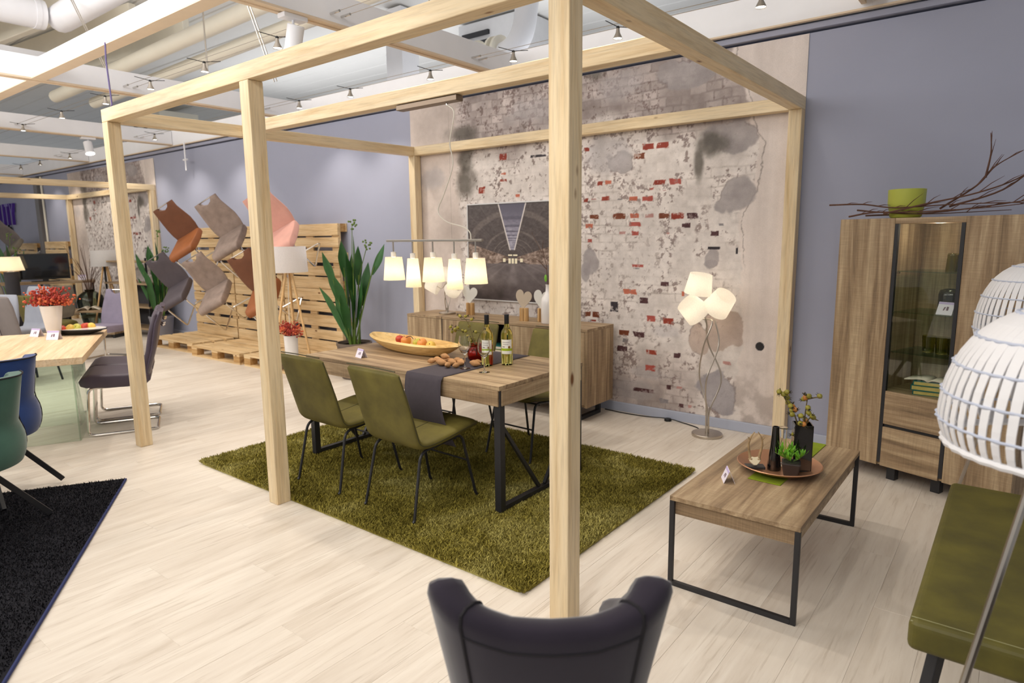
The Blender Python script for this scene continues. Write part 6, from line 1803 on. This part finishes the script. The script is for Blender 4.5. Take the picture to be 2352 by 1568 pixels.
# lamps at the far left
t = thing('table_lamp', 'lit cream table lamp on a dark base at the far left', 'table lamp', (-11.6, 1.33, 0.0))
MB().grid(lambda u, v: (math.cos(2*PI*u)*(0.19 - 0.05*v), math.sin(2*PI*u)*(0.19 - 0.05*v), 1.12 + 0.22*v), 30, 3, True).build('lamp_shade', M['shade_warm'], t, smooth=True)
MB().lathe([(0.11, 0.0), (0.11, 0.02), (0.095, 0.03), (0.10, 1.1), (0.02, 1.11), (0.02, 1.2), (0.0005, 1.2)], 20).build('base', M['anthracite'], t, smooth=True)
MB().ball((0, 0, 1.23), 0.04, 10).build('bulb', M['bulb_warm'], t, smooth=True)
point_light((-11.6, 1.33, 1.15), 5, (1.0, 0.78, 0.5), 0.04)
t = thing('slatted_lamp', 'round slatted wooden lamp behind the cream lamp', 'lamp', (-12.2, 1.50, 0.90))
for k in range(16):
    v = k/15
    z = 0.13 + 0.26*v; r = 0.2*math.sqrt(max(0.05, 1 - ((z - 0.26)/0.15)**2))
    MB().lathe([(r, z - 0.005), (r + 0.008, z), (r, z + 0.005), (r - 0.006, z)], 26, cap0=False, cap1=False).build('slat_ring', M['zebra'], t)
MB().tube([(0, 0, 0.0), (0, 0, 0.4)], 0.012, 8).build('rod', M['beech'], t)
MB().ball((0, 0, 0.26), 0.05, 10).build('bulb', M['bulb_warm'], t, smooth=True)
MB().lathe([(0.0005, 0.0005), (0.08, 0.0005), (0.08, 0.02), (0.0005, 0.02)], 18).build('foot', M['beech'], t)
big_plant('green plant behind the distant television', (-12.75, 1.62, 0), 0.35, 0.18, 'potgrey', LV[:12], 6)
# tall dark vase with bare twigs
t = thing('floor_vase', 'tall dark green glass vase of bare twigs', 'vase', (-11.45, 2.38, 0))
MB().lathe([(0.0005, 0), (0.10, 0), (0.11, 0.01), (0.20, 0.42), (0.215, 0.55), (0.19, 0.64), (0.10, 0.71), (0.075, 0.72), (0.085, 0.75), (0.07, 0.75), (0.0005, 0.70)], 30).build('glass_body', M['vaseglass'], t, smooth=True, ang=60)
t = thing('twig_branch', 'fan of bare brown twigs in the dark green vase', 'branch', (-11.45, 2.38, 0.72), 0, None)
rt_ = random.Random(4)
for k in range(22):
    a = rt_.uniform(0, 2*PI); s = rt_.uniform(0.1, 0.42); z = rt_.uniform(0.35, 0.85)
    MB().tube(smooth_path([(0, 0, -0.3), (math.cos(a)*s*0.3, math.sin(a)*s*0.3, z*0.4), (math.cos(a)*s, math.sin(a)*s, z)], 5), [0.006*(1 - 0.06*i) for i in range(11)], 5).build('twig', M['twig'], t, smooth=True)
# dark shelving behind the left post
t = thing('shelf_unit', 'dark metal shelf unit with brown boards behind the left post', 'shelf', (-10.45, 2.72, 0), R(8))
for z in (0.12, 0.48, 0.86, 1.22):
    MB().box(-0.62, 0.62, -0.16, 0.16, z, z + 0.03).build('shelf_board', M['oak_x'], t, bevel=0.002)
for x in (-0.6, 0.6):
    for y in (-0.14, 0.14):
        MB().box(x - 0.012, x + 0.012, y - 0.012, y + 0.012, 0, 1.3).build('upright', M['black'], t)
MB().box(-0.58, 0.58, 0.15, 0.16, 0.16, 0.85).build('back_panel', M['anthracite'], t)
t = thing('low_shelf', 'low brown shelf with pale paper behind the grey violet chair', 'shelf', (-10.85, 2.15, 0), R(35))
for z in (0.06, 0.42):
    MB().box(-0.55, 0.5, -0.18, 0.18, z, z + 0.035).build('shelf_board', M['oak_x'], t, bevel=0.002)
for x in (-0.5, 0.46):
    MB().box(x, x + 0.03, -0.17, 0.17, 0, 0.42).build('side', M['black'], t)
t = thing('open_magazine', 'cream open magazine lying on the low shelf', 'magazine', (-10.82, 2.13, 0.456), R(60))
for s in (-1, 1):
    MB().grid(lambda u, v, s=s: (s*0.17*u, -0.14 + 0.28*v, 0.06*math.sin(PI*u**0.7)*(1 - 0.4*u)), 8, 2).build('page_block', M['paper'], t, smooth=True, solid=0.004)
